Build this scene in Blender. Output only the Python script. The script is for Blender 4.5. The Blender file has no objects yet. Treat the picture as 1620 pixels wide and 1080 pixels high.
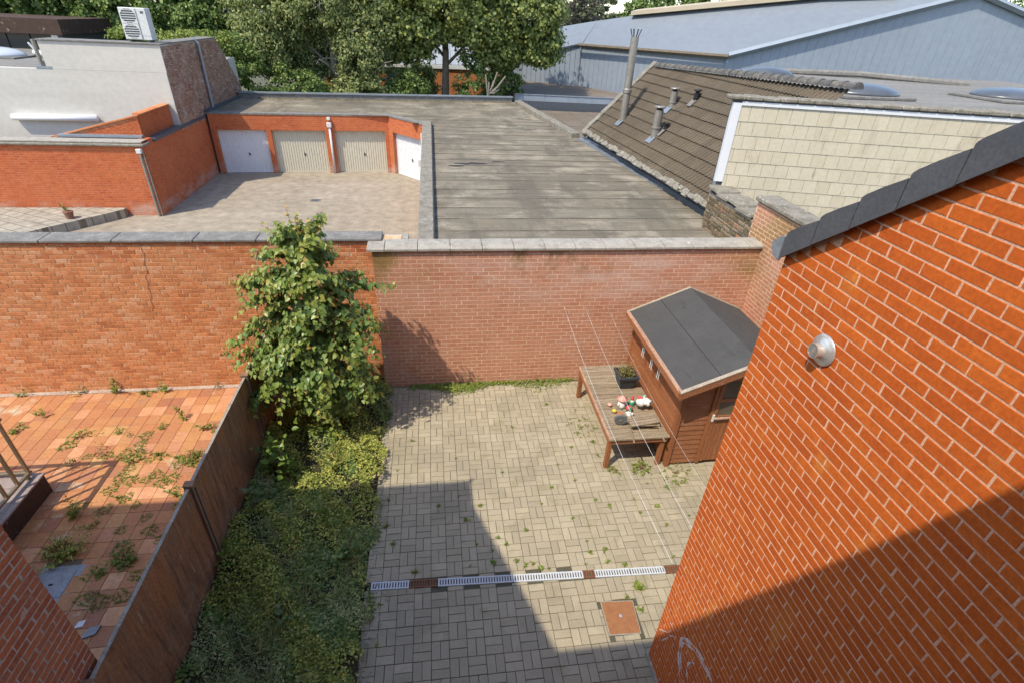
import bpy, bmesh, math, random
import numpy as np
from mathutils import Vector, Matrix

# ------------------------------------------------------------------ camera, sky, sun
S = bpy.context.scene
COL = S.collection
R3 = [[0.990099312, -0.032365925, 0.136586233], [-0.132895298, -0.529407888, 0.837893865], [0.045190619, -0.847749807, -0.528467665]]
CAM = Vector((0, 0, 6.4)); FPX = 825.54
cd = bpy.data.cameras.new('camera'); cam = bpy.data.objects.new('camera', cd); COL.objects.link(cam)
cd.sensor_width = 36; cd.lens = FPX / 1620 * 36; cd.clip_start = 0.05; cd.clip_end = 2000
cam.matrix_world = Matrix(((R3[0][0], -R3[0][1], -R3[0][2], CAM[0]), (R3[1][0], -R3[1][1], -R3[1][2], CAM[1]),
                           (R3[2][0], -R3[2][1], -R3[2][2], CAM[2]), (0, 0, 0, 1)))
S.camera = cam
SUN = Vector((-0.52, -0.41, 1.0)).normalized()
EL = math.asin(SUN.z); AZ = math.atan2(SUN.x, SUN.y)
world = bpy.data.worlds.new('World'); S.world = world; world.use_nodes = True
wn = world.node_tree; wn.nodes.clear()
sky = wn.nodes.new('ShaderNodeTexSky'); sky.sky_type = 'NISHITA'; sky.sun_disc = False
sky.sun_elevation = EL; sky.sun_rotation = AZ; sky.air_density = 1.0; sky.dust_density = 0.8
bg = wn.nodes.new('ShaderNodeBackground'); bg.inputs[1].default_value = 0.15
wo = wn.nodes.new('ShaderNodeOutputWorld')
wn.links.new(sky.outputs[0], bg.inputs[0]); wn.links.new(bg.outputs[0], wo.inputs[0])
ld = bpy.data.lights.new('sun', 'SUN'); ld.energy = 2.4; ld.angle = math.radians(0.55); ld.color = (1, 0.915, 0.76)
lo = bpy.data.objects.new('sun', ld); COL.objects.link(lo); lo.location = (-20, -16, 40)
lo.rotation_euler = SUN.to_track_quat('Z', 'Y').to_euler()
S.view_settings.view_transform = 'Standard'; S.view_settings.look = 'None'; S.view_settings.gamma = 1
S.view_settings.exposure = 1.2
S.cycles.max_bounces = 6; S.cycles.transparent_max_bounces = 6

rng = random.Random(7)
nr = np.random.RandomState(11)
Z = Vector((0, 0, 1))
ORG = {}

def proj(p):
    d = Vector(p) - CAM
    c = [R3[0][k] * d[0] + R3[1][k] * d[1] + R3[2][k] * d[2] for k in range(3)]
    if c[2] < 0.05: return None
    return 810 + FPX * c[0] / c[2], 540 + FPX * c[1] / c[2], c[2]

# ------------------------------------------------------------------ materials
def surf(name, cols, rough=0.85, noise=None, fine=(60, 0.18), bump=(90, 0.25, 0.004), stains=(), metal=0.0, spec=0.3, grain=None, transl=0.0, mapscale=None, waves=None, tint=False, coat=0.0):
    m = bpy.data.materials.new(name); m.use_nodes = True
    n = m.node_tree.nodes; L = m.node_tree.links; n.clear()
    out = n.new('ShaderNodeOutputMaterial'); b = n.new('ShaderNodeBsdfPrincipled')
    geo = n.new('ShaderNodeNewGeometry')
    pos = geo.outputs['Position']
    if mapscale:
        mp = n.new('ShaderNodeMapping'); mp.inputs['Scale'].default_value = mapscale
        L.new(pos, mp.inputs['Vector']); gpos = mp.outputs[0]
    else: gpos = pos
    # one random value for every piece, whether an object of its own or an island of a joined mesh
    oi = n.new('ShaderNodeObjectInfo')
    a = n.new('ShaderNodeMath'); a.operation = 'MULTIPLY_ADD'; a.inputs[1].default_value = 37.3
    L.new(geo.outputs['Random Per Island'], a.inputs[0])
    o9 = n.new('ShaderNodeMath'); o9.operation = 'MULTIPLY'; o9.inputs[1].default_value = 91.7; L.new(oi.outputs['Random'], o9.inputs[0])
    L.new(o9.outputs[0], a.inputs[2])
    wnz = n.new('ShaderNodeTexWhiteNoise'); wnz.noise_dimensions = '1D'; L.new(a.outputs[0], wnz.inputs['W'])
    fac = wnz.outputs['Value']
    if tint:
        at = n.new('ShaderNodeAttribute'); at.attribute_name = 'tint'; fac = at.outputs['Fac']
    if len(cols) > 1:
        r = n.new('ShaderNodeValToRGB'); els = r.color_ramp.elements
        while len(els) < len(cols): els.new(0.5)
        for k, c in enumerate(cols):
            els[k].position = k / (len(cols) - 1); els[k].color = (*c, 1)
        L.new(fac, r.inputs[0]); col = r.outputs[0]
    else:
        r = n.new('ShaderNodeRGB'); r.outputs[0].default_value = (*cols[0], 1); col = r.outputs[0]
    def nz(scale, vec=pos, detail=4, rough_=0.6):
        t = n.new('ShaderNodeTexNoise'); t.inputs['Scale'].default_value = scale; t.inputs['Detail'].default_value = detail
        t.inputs['Roughness'].default_value = rough_
        L.new(vec, t.inputs['Vector']); return t.outputs['Fac']
    def rangef(v, lo, hi, t0=0.0, t1=1.0):
        mr = n.new('ShaderNodeMapRange'); mr.inputs[1].default_value = lo; mr.inputs[2].default_value = hi
        mr.inputs[3].default_value = t0; mr.inputs[4].default_value = t1; mr.clamp = True
        L.new(v, mr.inputs[0]); return mr.outputs[0]
    def mixc(f, c1, c2, blend='MIX'):
        mx = n.new('ShaderNodeMix'); mx.data_type = 'RGBA'; mx.blend_type = blend
        if hasattr(f, 'default_value') or hasattr(f, 'links'): L.new(f, mx.inputs[0])
        else: mx.inputs[0].default_value = f
        for v, i in ((c1, 6), (c2, 7)):
            if isinstance(v, tuple): mx.inputs[i].default_value = (*v, 1)
            else: L.new(v, mx.inputs[i])
        return mx.outputs[2]
    if noise:                       # (scale, colour, strength)
        col = mixc(rangef(nz(noise[0], gpos), 0.42, 0.68, 0, noise[2]), col, noise[1])
    if grain:                       # wood grain: (scale vector, dark colour, strength)
        mp = n.new('ShaderNodeMapping'); mp.inputs['Scale'].default_value = grain[0]; L.new(pos, mp.inputs['Vector'])
        gf = nz(1.0, mp.outputs[0], 6, 0.7)
        col = mixc(rangef(gf, 0.4, 0.65, 0, grain[2]), col, grain[1])
    for st in stains:               # (scale vec, lo, hi, colour, strength, axis, a0, a1, b1, b0)
        mp = n.new('ShaderNodeMapping'); mp.inputs['Scale'].default_value = st[0]
        mp.inputs['Location'].default_value = (st[1] * 13.7, st[2] * 7.1, st[4] * 5.3); L.new(pos, mp.inputs['Vector'])
        f = rangef(nz(1.0, mp.outputs[0], 5, 0.65), st[1], st[2], 0, st[4])
        if len(st) > 5:
            sx = n.new('ShaderNodeSeparateXYZ'); L.new(pos, sx.inputs[0])
            for ax, a0, a1, b1, b0 in st[5]:
                g1 = rangef(sx.outputs[ax], a0, a1); g2 = rangef(sx.outputs[ax], b1, b0, 1, 0)
                for g in (g1, g2):
                    mm = n.new('ShaderNodeMath'); mm.operation = 'MULTIPLY'; L.new(f, mm.inputs[0]); L.new(g, mm.inputs[1]); f = mm.outputs[0]
        col = mixc(f, col, st[3])
    if fine:
        fv = rangef(nz(fine[0], pos, 3), 0.3, 0.7, 1 - fine[1], 1 + fine[1])
        cmb = n.new('ShaderNodeCombineColor'); [L.new(fv, cmb.inputs[k]) for k in range(3)]
        col = mixc(1.0, col, cmb.outputs[0], 'MULTIPLY')
    L.new(col, b.inputs['Base Color'])
    b.inputs['Roughness'].default_value = rough; b.inputs['Metallic'].default_value = metal
    b.inputs['Specular IOR Level'].default_value = spec
    if coat: b.inputs['Coat Weight'].default_value = coat
    if bump:
        bp = n.new('ShaderNodeBump'); bp.inputs['Strength'].default_value = bump[1]; bp.inputs['Distance'].default_value = bump[2]
        h = nz(bump[0], gpos, 4, 0.65)
        if waves:
            wv = n.new('ShaderNodeTexWave'); wv.bands_direction = waves[0]; wv.inputs['Scale'].default_value = waves[1]; L.new(pos, wv.inputs['Vector'])
            ad = n.new('ShaderNodeMath'); ad.operation = 'MULTIPLY_ADD'; ad.inputs[1].default_value = waves[2]; L.new(wv.outputs['Fac'], ad.inputs[0]); L.new(h, ad.inputs[2]); h = ad.outputs[0]
        L.new(h, bp.inputs['Height']); L.new(bp.outputs[0], b.inputs['Normal'])
    if transl:
        tr = n.new('ShaderNodeBsdfTranslucent'); L.new(mixc(0.5, col, (0.5, 0.6, 0.05), 'SCREEN') if False else col, tr.inputs[0])
        ms = n.new('ShaderNodeMixShader'); ms.inputs[0].default_value = transl
        L.new(b.outputs[0], ms.inputs[1]); L.new(tr.outputs[0], ms.inputs[2]); L.new(ms.outputs[0], out.inputs[0])
    else: L.new(b.outputs[0], out.inputs[0])
    return m

def brickpave(name, cols, mortar, scale, rough=0.9, stains=(), angle=0.0, bw=0.5, rh=0.25):
    """surface whose pieces are too small to pick apart: running-bond pavers"""
    m = surf(name, cols, rough, stains=stains, fine=(3, 0.2))
    n = m.node_tree.nodes; L = m.node_tree.links
    b = [x for x in n if x.type == 'BSDF_PRINCIPLED'][0]
    src = b.inputs['Base Color'].links[0].from_socket
    geo = [x for x in n if x.type == 'NEW_GEOMETRY'][0]
    mp = n.new('ShaderNodeMapping'); mp.inputs['Scale'].default_value = (scale,) * 3; mp.inputs['Rotation'].default_value = (0, 0, angle)
    L.new(geo.outputs['Position'], mp.inputs['Vector'])
    t = n.new('ShaderNodeTexBrick'); t.inputs['Color1'].default_value = (1, 1, 1, 1); t.inputs['Color2'].default_value = (0.94, 0.94, 0.94, 1)
    t.inputs['Mortar'].default_value = (*mortar, 1); t.inputs['Scale'].default_value = 1; t.inputs['Mortar Size'].default_value = 0.035
    t.inputs['Brick Width'].default_value = bw; t.inputs['Row Height'].default_value = rh
    L.new(mp.outputs[0], t.inputs['Vector'])
    mx = n.new('ShaderNodeMix'); mx.data_type = 'RGBA'; mx.blend_type = 'MULTIPLY'; mx.inputs[0].default_value = 1
    L.new(src, mx.inputs[6]); L.new(t.outputs['Color'], mx.inputs[7]); L.new(mx.outputs[2], b.inputs['Base Color'])
    return m

M = {}
M['brick_orange'] = surf('brick_orange', [(0.433, 0.0834, 0.00924), (0.497, 0.107, 0.0122), (0.465, 0.0956, 0.0104), (0.541, 0.124, 0.015), (0.476, 0.0998, 0.0109), (0.509, 0.112, 0.0127), (0.416, 0.0814, 0.00984)], .9, noise=(9, (0.386, 0.0677, 0.00831), .5), fine=(45, .16), bump=(230, .5, .004),
    stains=[((3, 3, 1.2), .60, .72, (0.625, 0.252, 0.0462), .5), ((26, 26, 26), .68, .78, (0.681, 0.348, 0.111), .6)])
M['mortar_pink'] = surf('mortar_pink', [(.60, .345, .215)], .95, noise=(14, (.70, .45, .31), .7), fine=(80, .25), bump=(160, .7, .006))
EFF = ((0.9, 1, 2.6), .44, .66, (.55, .42, .35), .55, [(2, 1.55, 2.25, 2.6, 2.85), (0, -.9, .6, 5, 6.5)])
ALG = ((1.3, 1, 1.6), .40, .58, (.20, .13, .03), .8, [(2, 2.05, 2.65, 3.5, 4), (0, -3, -2.5, -.7, .1)])
ALG2 = ((2.5, 1, 1.2), .52, .66, (.19, .12, .04), .8, [(2, 2.3, 2.75, 3.5, 4)])
ALG3 = ((1.6, 1, 1.6), .40, .58, (.24, .16, .05), .7, [(2, 1.7, 2.4, 3.5, 4), (0, 5.0, 5.8, 8, 9)])
LOWP = ((1.2, 1, 1.0), .48, .68, (.50, .36, .30), .4, [(2, -.2, .1, .8, 1.2)])
M['brick_dusty'] = surf('brick_dusty', [(0.435, 0.196, 0.117), (0.466, 0.217, 0.132), (0.413, 0.175, 0.102), (0.488, 0.228, 0.142)], .92, noise=(2.2, (0.488, 0.254, 0.166), .6), fine=(35, .16), bump=(120, .4, .004), stains=[EFF, ALG, ALG2, ALG3, LOWP])
M['mortar_pale'] = surf('mortar_pale', [(0.63, 0.441, 0.303)], .95, noise=(3, (0.42, 0.284, 0.186), .7), fine=(60, .2), bump=(120, .5, .004), stains=[EFF, ALG, ALG2])
M['brick_red_old'] = surf('brick_red_old', [(.30, .095, .055), (.36, .12, .07), (.27, .09, .055), (.40, .16, .10)], .92, noise=(2.5, (.42, .2, .12), .6), fine=(40, .2), bump=(100, .5, .005))
M['brick_tan'] = surf('brick_tan', [(0.414, 0.141, 0.052), (0.538, 0.202, 0.077), (0.37, 0.12, 0.044), (0.578, 0.234, 0.094), (0.37, 0.125, 0.046), (0.46, 0.167, 0.061), (0.528, 0.204, 0.079), (0.53, 0.24, 0.12), (0.56, 0.3, 0.17)], .92, noise=(1.7, (0.5, 0.221, 0.095), .6), fine=(35, .2), bump=(110, .5, .005),
    stains=[((.9, 1, 1.1), .5, .7, (0.54, 0.261, 0.122), .45), ((2.2, 1, 5), .5, .65, (0.33, 0.0541, 0.0167), .55, [(2, 2.45, 2.75, 3.5, 4)])])
M['mortar_tan'] = surf('mortar_tan', [(0.45, 0.265, 0.14)], .95, noise=(5, (0.594, 0.428, 0.273), .8), fine=(50, .3), bump=(90, .8, .008), stains=[((1.5, 1, 2), .5, .62, (0.557, 0.428, 0.295), .7, [(2, 2.3, 2.7, 3.5, 4)])])
M['brick_yard'] = surf('brick_yard', [(0.381, 0.0856, 0.0288), (0.428, 0.108, 0.0368), (0.4, 0.0967, 0.0335), (0.344, 0.0744, 0.0268)], .9, noise=(.9, (0.465, 0.141, 0.0469), .6), fine=(12, .15), bump=(60, .4, .005),
    stains=[((1.6, 1, 2.5), .42, .6, (0.419, 0.268, 0.201), .75, [(2, -.3, .1, .28, .55)])])
M['mortar_yard'] = surf('mortar_yard', [(0.44, 0.17, 0.084)], .95, noise=(1.5, (0.52, 0.255, 0.144), .6), fine=(30, .2), stains=[((1.6, 1, 2.5), .42, .6, (0.5, 0.34, 0.264), .75, [(2, -.3, .1, .28, .55)])])
M['brick_mixed'] = surf('brick_mixed', [(.20, .09, .06), (.29, .15, .09), (.26, .12, .075), (.38, .24, .16), (.22, .12, .09)], .93, noise=(1.3, (.36, .25, .18), .7), fine=(12, .3), bump=(40, .7, .01),
    stains=[((2, 2, 3), .55, .66, (.5, .42, .36), .5)])
M['mortar_grey'] = surf('mortar_grey', [(.40, .32, .26)], .95, noise=(3, (.28, .2, .15), .7), fine=(30, .3), bump=(50, .6, .01))
M['concrete'] = surf('concrete', [(0.321, 0.295, 0.25)], .93, noise=(6, (0.214, 0.192, 0.161), .7), fine=(70, .25), bump=(90, .5, .006), stains=[((9, 9, 9), .62, .7, (0.536, 0.508, 0.464), .7), ((5, 5, 5), .60, .7, (0.117, 0.103, 0.0803), .6)])
M['concrete_moss'] = surf('concrete_moss', [(0.23, 0.208, 0.17)], .95, noise=(5, (0.128, 0.115, 0.085), .8), fine=(50, .35), bump=(60, .8, .012), stains=[((12, 12, 12), .6, .68, (0.468, 0.459, 0.425), .8), ((7, 7, 7), .58, .68, (0.102, 0.0935, 0.0425), .6)])
M['concrete_dark'] = surf('concrete_dark', [(0.152, 0.144, 0.132)], .93, noise=(5, (0.24, 0.228, 0.208), .8), fine=(60, .3), bump=(70, .6, .008), stains=[((14, 14, 14), .62, .7, (0.4, 0.392, 0.368), .6)])
M['paver'] = surf('paver', [(0.317, 0.272, 0.188), (0.355, 0.303, 0.21), (0.286, 0.245, 0.171), (0.371, 0.318, 0.223)], .93, noise=(2.0, (0.254, 0.218, 0.15), .5), fine=(160, .35), bump=(260, .6, .003),
    stains=[((1.1, 1.1, 1), .56, .7, (0.202, 0.172, 0.116), .55), ((6, 6, 6), .66, .74, (0.212, 0.176, 0.0964), .5), ((2.6, 2.6, 1), .57, .68, (0.179, 0.168, 0.0788), .45), ((.55, .8, 1), .54, .66, (0.21, 0.187, 0.131), .5)])
M['sand'] = surf('sand', [(0.0878, 0.078, 0.0574)], .97, noise=(9, (0.0607, 0.0675, 0.0304), .7), fine=(90, .4), bump=(90, .7, .01))
M['terracotta'] = surf('terracotta', [(0.42, 0.186, 0.076), (0.344, 0.141, 0.068), (0.445, 0.219, 0.084), (0.386, 0.168, 0.072), (0.56, 0.285, 0.145), (0.303, 0.126, 0.068), (0.428, 0.201, 0.08), (0.37, 0.159, 0.072), (0.469, 0.271, 0.108)], .62, noise=(4.5, (0.37, 0.141, 0.0559), .45), fine=(25, .14), bump=(60, .2, .003), spec=.35,
    stains=[((1.5, 1.5, 1), .60, .68, (0.503, 0.467, 0.343), .6), ((3, 3, 3), .62, .72, (0.226, 0.159, 0.104), .5)])
M['grout'] = surf('grout', [(.16, .11, .08)], .96, noise=(6, (.1, .1, .05), .6), fine=(60, .3))
M['panel_brown'] = surf('panel_brown', [(.19, .092, .048), (.17, .085, .047)], .66, fine=(30, .25), bump=(40, .4, .005), grain=((5, 22, 1.1), (.30, .165, .09), .85),
    stains=[((6, 26, 2.2), .62, .70, (.55, .45, .35), .75), ((2.2, 2.2, 1.5), .46, .66, (.33, .125, .045), .7), ((5, 5, 9), .5, .7, (.36, .30, .24), .6, [(2, -.2, -.1, .2, .6)]), ((4, 12, 1.2), .52, .66, (.075, .042, .028), .7)])
M['post_brown'] = surf('post_brown', [(0.234, 0.153, 0.099)], .85, fine=(40, .25), grain=((20, 20, 2), (0.126, 0.072, 0.045), .7))
M['cap_grey'] = surf('cap_grey', [(.30, .265, .22)], .9, noise=(9, (.16, .13, .1), .7), fine=(60, .3))
WOODG = ((22, 2.2, 40), (.10, .032, .012), .75)
M['shed_wood'] = surf('shed_wood', [(0.314, 0.119, 0.046), (0.349, 0.136, 0.0546), (0.279, 0.103, 0.0409)], .6, fine=(40, .2), grain=((60, 2.5, 60), (0.182, 0.0638, 0.0255), .7), bump=(50, .3, .003), spec=.35)
M['shed_wood_x'] = surf('shed_wood_x', [(0.27, 0.11, 0.0495), (0.304, 0.126, 0.0561), (0.243, 0.0955, 0.0429)], .62, fine=(40, .2), grain=((2.5, 60, 60), (0.162, 0.0617, 0.0264), .7), bump=(50, .3, .003), spec=.35,
    stains=[((5, 5, 5), .6, .7, (0.432, 0.294, 0.198), .4)])
M['shed_wood_z'] = surf('shed_wood_z', [(0.317, 0.125, 0.0495), (0.284, 0.106, 0.0429)], .6, fine=(40, .2), grain=((60, 60, 2.5), (0.162, 0.0588, 0.0248), .7), bump=(50, .3, .003), spec=.35)
M['trim_worn'] = surf('trim_worn', [(0.374, 0.209, 0.132)], .85, noise=(8, (0.462, 0.374, 0.286), .8), fine=(60, .3), grain=((30, 4, 30), (0.242, 0.11, 0.0605), .7))
M['trim_grey'] = surf('trim_grey', [(.36, .31, .24)], .9, noise=(8, (.27, .2, .14), .6), fine=(60, .3), grain=((4, 30, 30), (.22, .17, .12), .6))
M['bench_plank'] = surf('bench_plank', [(0.285, 0.223, 0.147), (0.323, 0.261, 0.18), (0.247, 0.19, 0.123), (0.304, 0.237, 0.162)], .9, fine=(50, .25), grain=((3, 70, 70), (0.133, 0.095, 0.0617), .8), bump=(80, .5, .004))
M['felt_shed'] = surf('felt_shed', [(0.0591, 0.0574, 0.0552)], .95, noise=(3, (0.0732, 0.0704, 0.0664), .6), fine=(220, .5), bump=(300, .8, .004), stains=[((2.2, 2.2, 1), .5, .68, (.075, .073, .07), .5), ((5, 1.2, 1), .6, .7, (.035, .035, .034), .5)])
M['felt_seam'] = surf('felt_seam', [(.035, .034, .034)], .9)
M['felt_roof'] = surf('felt_roof', [(0.182, 0.152, 0.108), (0.22, 0.185, 0.134), (0.16, 0.134, 0.0968), (0.204, 0.174, 0.127), (0.171, 0.149, 0.11)], .95, noise=(.45, (0.121, 0.103, 0.077), .7), fine=(40, .25), bump=(120, .5, .004), mapscale=(.8, 2.2, 1),
    stains=[((.5, 3.2, 1), .46, .62, (0.11, 0.0957, 0.0726), .75), ((.9, 1.1, 1), .52, .64, (0.281, 0.242, 0.182), .75), ((.45, 5, 1), .58, .68, (0.308, 0.27, 0.209), .6), ((1.6, .5, 1), .6, .72, (0.132, 0.116, 0.0825), .6), ((1.1, .32, 1), .5, .62, (0.0935, 0.0825, 0.0616), .65), ((.35, .5, 1), .55, .66, (0.33, 0.286, 0.215), .5)])
M['lap_shade'] = surf('lap_shade', [(.07, .06, .045)], .95, noise=(1.5, (.15, .13, .1), .9), fine=(40, .3), mapscale=(1, 1, 1))  # dark colour standing in for the shadow lines at the felt laps
M['felt_brown'] = surf('felt_brown', [(0.136, 0.108, 0.08)], .95, noise=(.6, (0.184, 0.152, 0.12), .7), fine=(20, .25), bump=(50, .4, .006), stains=[((1.2, 1.2, 1), .58, .66, (0.24, 0.2, 0.16), .5)])
M['felt_grey_flat'] = surf('felt_grey_flat', [(0.168, 0.158, 0.14)], .92, noise=(.4, (0.224, 0.21, 0.189), .7), fine=(8, .2), mapscale=(.4, 3, 1))
M['slate_dark'] = surf('slate_dark', [(.062, .065, .072), (.07, .073, .08)], .5, noise=(8, (.085, .088, .095), .5), fine=(60, .2), bump=(90, .25, .003), spec=.4, stains=[((70, 70, 70), .71, .76, (.3, .29, .27), .5)])
M['roof_tile'] = surf('roof_tile', [(0.105, 0.0839, 0.059), (0.122, 0.0972, 0.0682), (0.0958, 0.076, 0.0546), (0.131, 0.106, 0.0764)], .93, noise=(1.2, (0.083, 0.0668, 0.048), .6), fine=(40, .3), bump=(90, .5, .006), stains=[((14, 14, 14), .69, .74, (0.319, 0.285, 0.229), .7), ((3, 3, 3), .66, .72, (0.217, 0.122, 0.0491), .5)])
M['ridge_tile'] = surf('ridge_tile', [(0.075, 0.0713, 0.069), (0.0975, 0.0915, 0.0863)], .9, noise=(6, (0.165, 0.15, 0.12), .8), fine=(40, .35), bump=(60, .8, .01), stains=[((9, 9, 9), .55, .65, (0.225, 0.21, 0.18), .7)])
M['slate_cream'] = surf('slate_cream', [(0.498, 0.44, 0.324), (0.523, 0.465, 0.349), (0.481, 0.423, 0.311), (0.506, 0.452, 0.34)], .7, fine=(15, .06), bump=(40, .15, .002), stains=[((2.2, 2.2, .8), .55, .72, (0.349, 0.282, 0.199), .55), ((7, 7, 2), .64, .72, (0.249, 0.199, 0.141), .45)])
M['white_paint'] = surf('white_paint', [(0.646, 0.654, 0.663)], .5, fine=(10, .04), bump=None, noise=(5, (0.578, 0.586, 0.595), .5))
M['white_render'] = surf('white_render', [(0.515, 0.492, 0.44)], .85, noise=(.35, (0.468, 0.441, 0.388), .7), fine=(5, .06), bump=(4, .25, .012), mapscale=(1, 1, 4), stains=[((1.2, 1.2, .5), .6, .75, (0.421, 0.392, 0.337), .5)], waves=('Z', 4.2, .18))
M['door_white'] = surf('door_white', [(0.663, 0.671, 0.68)], .45, fine=(8, .05), bump=None)
M['door_cream'] = surf('door_cream', [(0.528, 0.496, 0.392)], .5, fine=(8, .06), bump=None, stains=[((2, 2, .8), .6, .72, (0.448, 0.4, 0.304), .5)])
M['metal_dark'] = surf('metal_dark', [(.09, .10, .115)], .5, metal=.3, fine=(20, .2), bump=(12, .3, .01), stains=[((4, 4, 4), .6, .7, (.2, .19, .17), .5)])
M['zinc'] = surf('zinc', [(0.288, 0.32, 0.36)], .45, metal=.5, noise=(3, (0.216, 0.24, 0.264), .7), fine=(30, .15), bump=(10, .2, .01))
M['pipe_metal'] = surf('pipe_metal', [(.30, .275, .235)], .5, metal=.55, noise=(5, (.21, .19, .16), .6), fine=(30, .15), bump=None)
M['steel'] = surf('steel', [(.62, .60, .57)], .32, metal=.65, noise=(18, (.45, .43, .41), .6), fine=(60, .12), bump=(30, .08, .004))
M['black'] = surf('black', [(.015, .015, .016)], .5, fine=None, bump=None)
M['plastic_white'] = surf('plastic_white', [(.55, .55, .53)], .5, fine=(20, .12), bump=None)
M['blue_clad'] = surf('blue_clad', [(0.242, 0.276, 0.319)], .55, noise=(.12, (0.212, 0.242, 0.281), .7), fine=(3, .06), bump=None, metal=.1, stains=[((0.68, 0.68, 0.068), .62, .74, (0.17, 0.187, 0.208), .6), ((2.5, 2.5, .12), .64, .74, (.15, .16, .17), .45)])
M['blue_roof'] = surf('blue_roof', [(0.18, 0.202, 0.226)], .5, noise=(.15, (0.205, 0.223, 0.245), .6), fine=(2.5, .06), bump=None, metal=.1, stains=[((1.6, 1.6, 1.6), .70, .74, (0.372, 0.372, 0.36), .5)])
M['beige_strip'] = surf('beige_strip', [(.42, .35, .25)], .8, noise=(.4, (.34, .28, .2), .7), bump=None)
M['orange_rail'] = surf('bronze_rail', [(.25, .20, .135)], .38, metal=.65, fine=(30, .15), bump=None)
M['landing_side'] = surf('landing_side', [(.055, .032, .022)], .85, noise=(5, (.075, .045, .03), .7), fine=(40, .3), stains=[((5, 5, 5), .62, .68, (.3, .26, .22), .7)])
M['landing_tile'] = surf('landing_tile', [(.24, .19, .175), (.27, .22, .20), (.21, .165, .15)], .7, fine=(30, .2), noise=(5, (.32, .28, .26), .5))
M['grate_white'] = surf('grate_white', [(0.475, 0.49, 0.504)], .5, fine=(50, .15), bump=None, stains=[((20, 20, 20), .62, .7, (0.259, 0.216, 0.173), .6)])
M['grate_brown'] = surf('grate_brown', [(.17, .068, .032)], .6, fine=(50, .3), bump=None)
M['rust_lid'] = surf('rust_lid', [(.27, .12, .05)], .75, noise=(12, (.21, .085, .035), .7), fine=(90, .25), bump=(120, .4, .003), stains=[((9, 9, 9), .64, .72, (.34, .2, .11), .5)])
M['grey_lid'] = surf('grey_lid', [(.27, .28, .30)], .8, noise=(10, (.2, .2, .21), .7), fine=(60, .2))
M['wire'] = surf('wire', [(.62, .62, .62)], .4, fine=None, bump=None)
M['planter_plastic'] = surf('planter_plastic', [(.045, .052, .062)], .45, fine=(30, .15), bump=None)
M['clay_pot'] = surf('clay_pot', [(.22, .11, .075)], .85, fine=(40, .25))
M['soil'] = surf('soil', [(.07, .045, .03)], .97, fine=(60, .5), bump=(60, 1, .02))
M['gn_white'] = surf('gn_white', [(.72, .70, .66)], .5, noise=(30, (.55, .52, .47), .5), fine=None, bump=None)
M['gn_red'] = surf('gn_red', [(.50, .06, .06)], .45, fine=None, bump=None)
M['gn_pink'] = surf('gn_pink', [(.66, .30, .24)], .5, fine=None, bump=None)
M['gn_green'] = surf('gn_green', [(.04, .26, .15)], .45, fine=None, bump=None)
M['gn_grey'] = surf('gn_grey', [(.12, .13, .13)], .5, fine=None, bump=None)
M['gn_yellow'] = surf('gn_yellow', [(.62, .42, .04)], .5, fine=None, bump=None)
M['gn_orange'] = surf('gn_orange', [(.42, .13, .05)], .6, fine=None, bump=None)
M['gn_teal'] = surf('gn_teal', [(.35, .55, .48)], .5, fine=None, bump=None)
M['glassy'] = surf('glassy', [(.62, .66, .66)], .12, fine=None, bump=None, spec=.6)
M['window_dull'] = surf('window_dull', [(.12, .095, .062)], .18, noise=(3, (.17, .14, .09), .6), fine=None, bump=None, spec=.55)
M['window_dark'] = surf('window_dark', [(.02, .024, .026)], .08, fine=None, bump=None, spec=.6)
M['dome'] = surf('dome', [(0.0683, 0.0758, 0.0863)], .3, noise=(2.2, (0.105, 0.11, 0.115), .6), fine=None, bump=None, spec=.6)
M['dome_white'] = surf('dome_white', [(0.434, 0.455, 0.476)], .2, fine=None, bump=None, spec=.6)
M['rubble'] = surf('rubble', [(.10, .08, .05), (.16, .12, .065), (.24, .19, .12), (.13, .1, .05), (.3, .17, .1)], .95, fine=(40, .4), bump=(60, .9, .012))
M['bark'] = surf('bark', [(.17, .135, .095)], .95, noise=(6, (.11, .085, .06), .7), fine=(30, .3), bump=(30, 1, .03))
M['twig'] = surf('twig', [(.16, .085, .05)], .9, fine=(60, .3), bump=None)
M['twig_grey'] = surf('twig_grey', [(0.21, 0.189, 0.147)], .9, fine=(30, .3), bump=None)
def leafmat(name, cols, rough=.5, transl=.4, tint=False): return surf(name, cols, rough, fine=None, bump=None, transl=transl, tint=tint, spec=.35)
M['leaf_tree'] = leafmat('leaf_tree', [(0.101, 0.169, 0.054), (0.142, 0.225, 0.054), (0.209, 0.281, 0.06), (0.311, 0.331, 0.0696), (0.446, 0.362, 0.084), (0.621, 0.312, 0.108)], .36, .34, True)
M['leaf_ivy'] = leafmat('leaf_ivy', [(0.121, 0.167, 0.0339), (0.194, 0.24, 0.0451), (0.267, 0.313, 0.0564), (0.411, 0.44, 0.0847), (0.545, 0.545, 0.124), (0.557, 0.453, 0.18)], .5, .4)
M['grass_dry'] = leafmat('grass_dry', [(0.164, 0.224, 0.069), (0.328, 0.359, 0.137), (0.532, 0.516, 0.234)], .6, .2)
M['leaf_weed'] = leafmat('leaf_weed', [(0.138, 0.206, 0.0336), (0.221, 0.276, 0.048), (0.276, 0.304, 0.0684), (0.103, 0.152, 0.0276)], .5, .3)
M['leaf_weed_dry'] = leafmat('leaf_weed_dry', [(.22, .17, .07), (.30, .22, .10), (.13, .14, .04)], .6, .2)
M['leaf_broad'] = leafmat('leaf_broad', [(0.088, 0.163, 0.030), (0.138, 0.213, 0.037), (0.188, 0.250, 0.044)], .4, .3)
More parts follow.
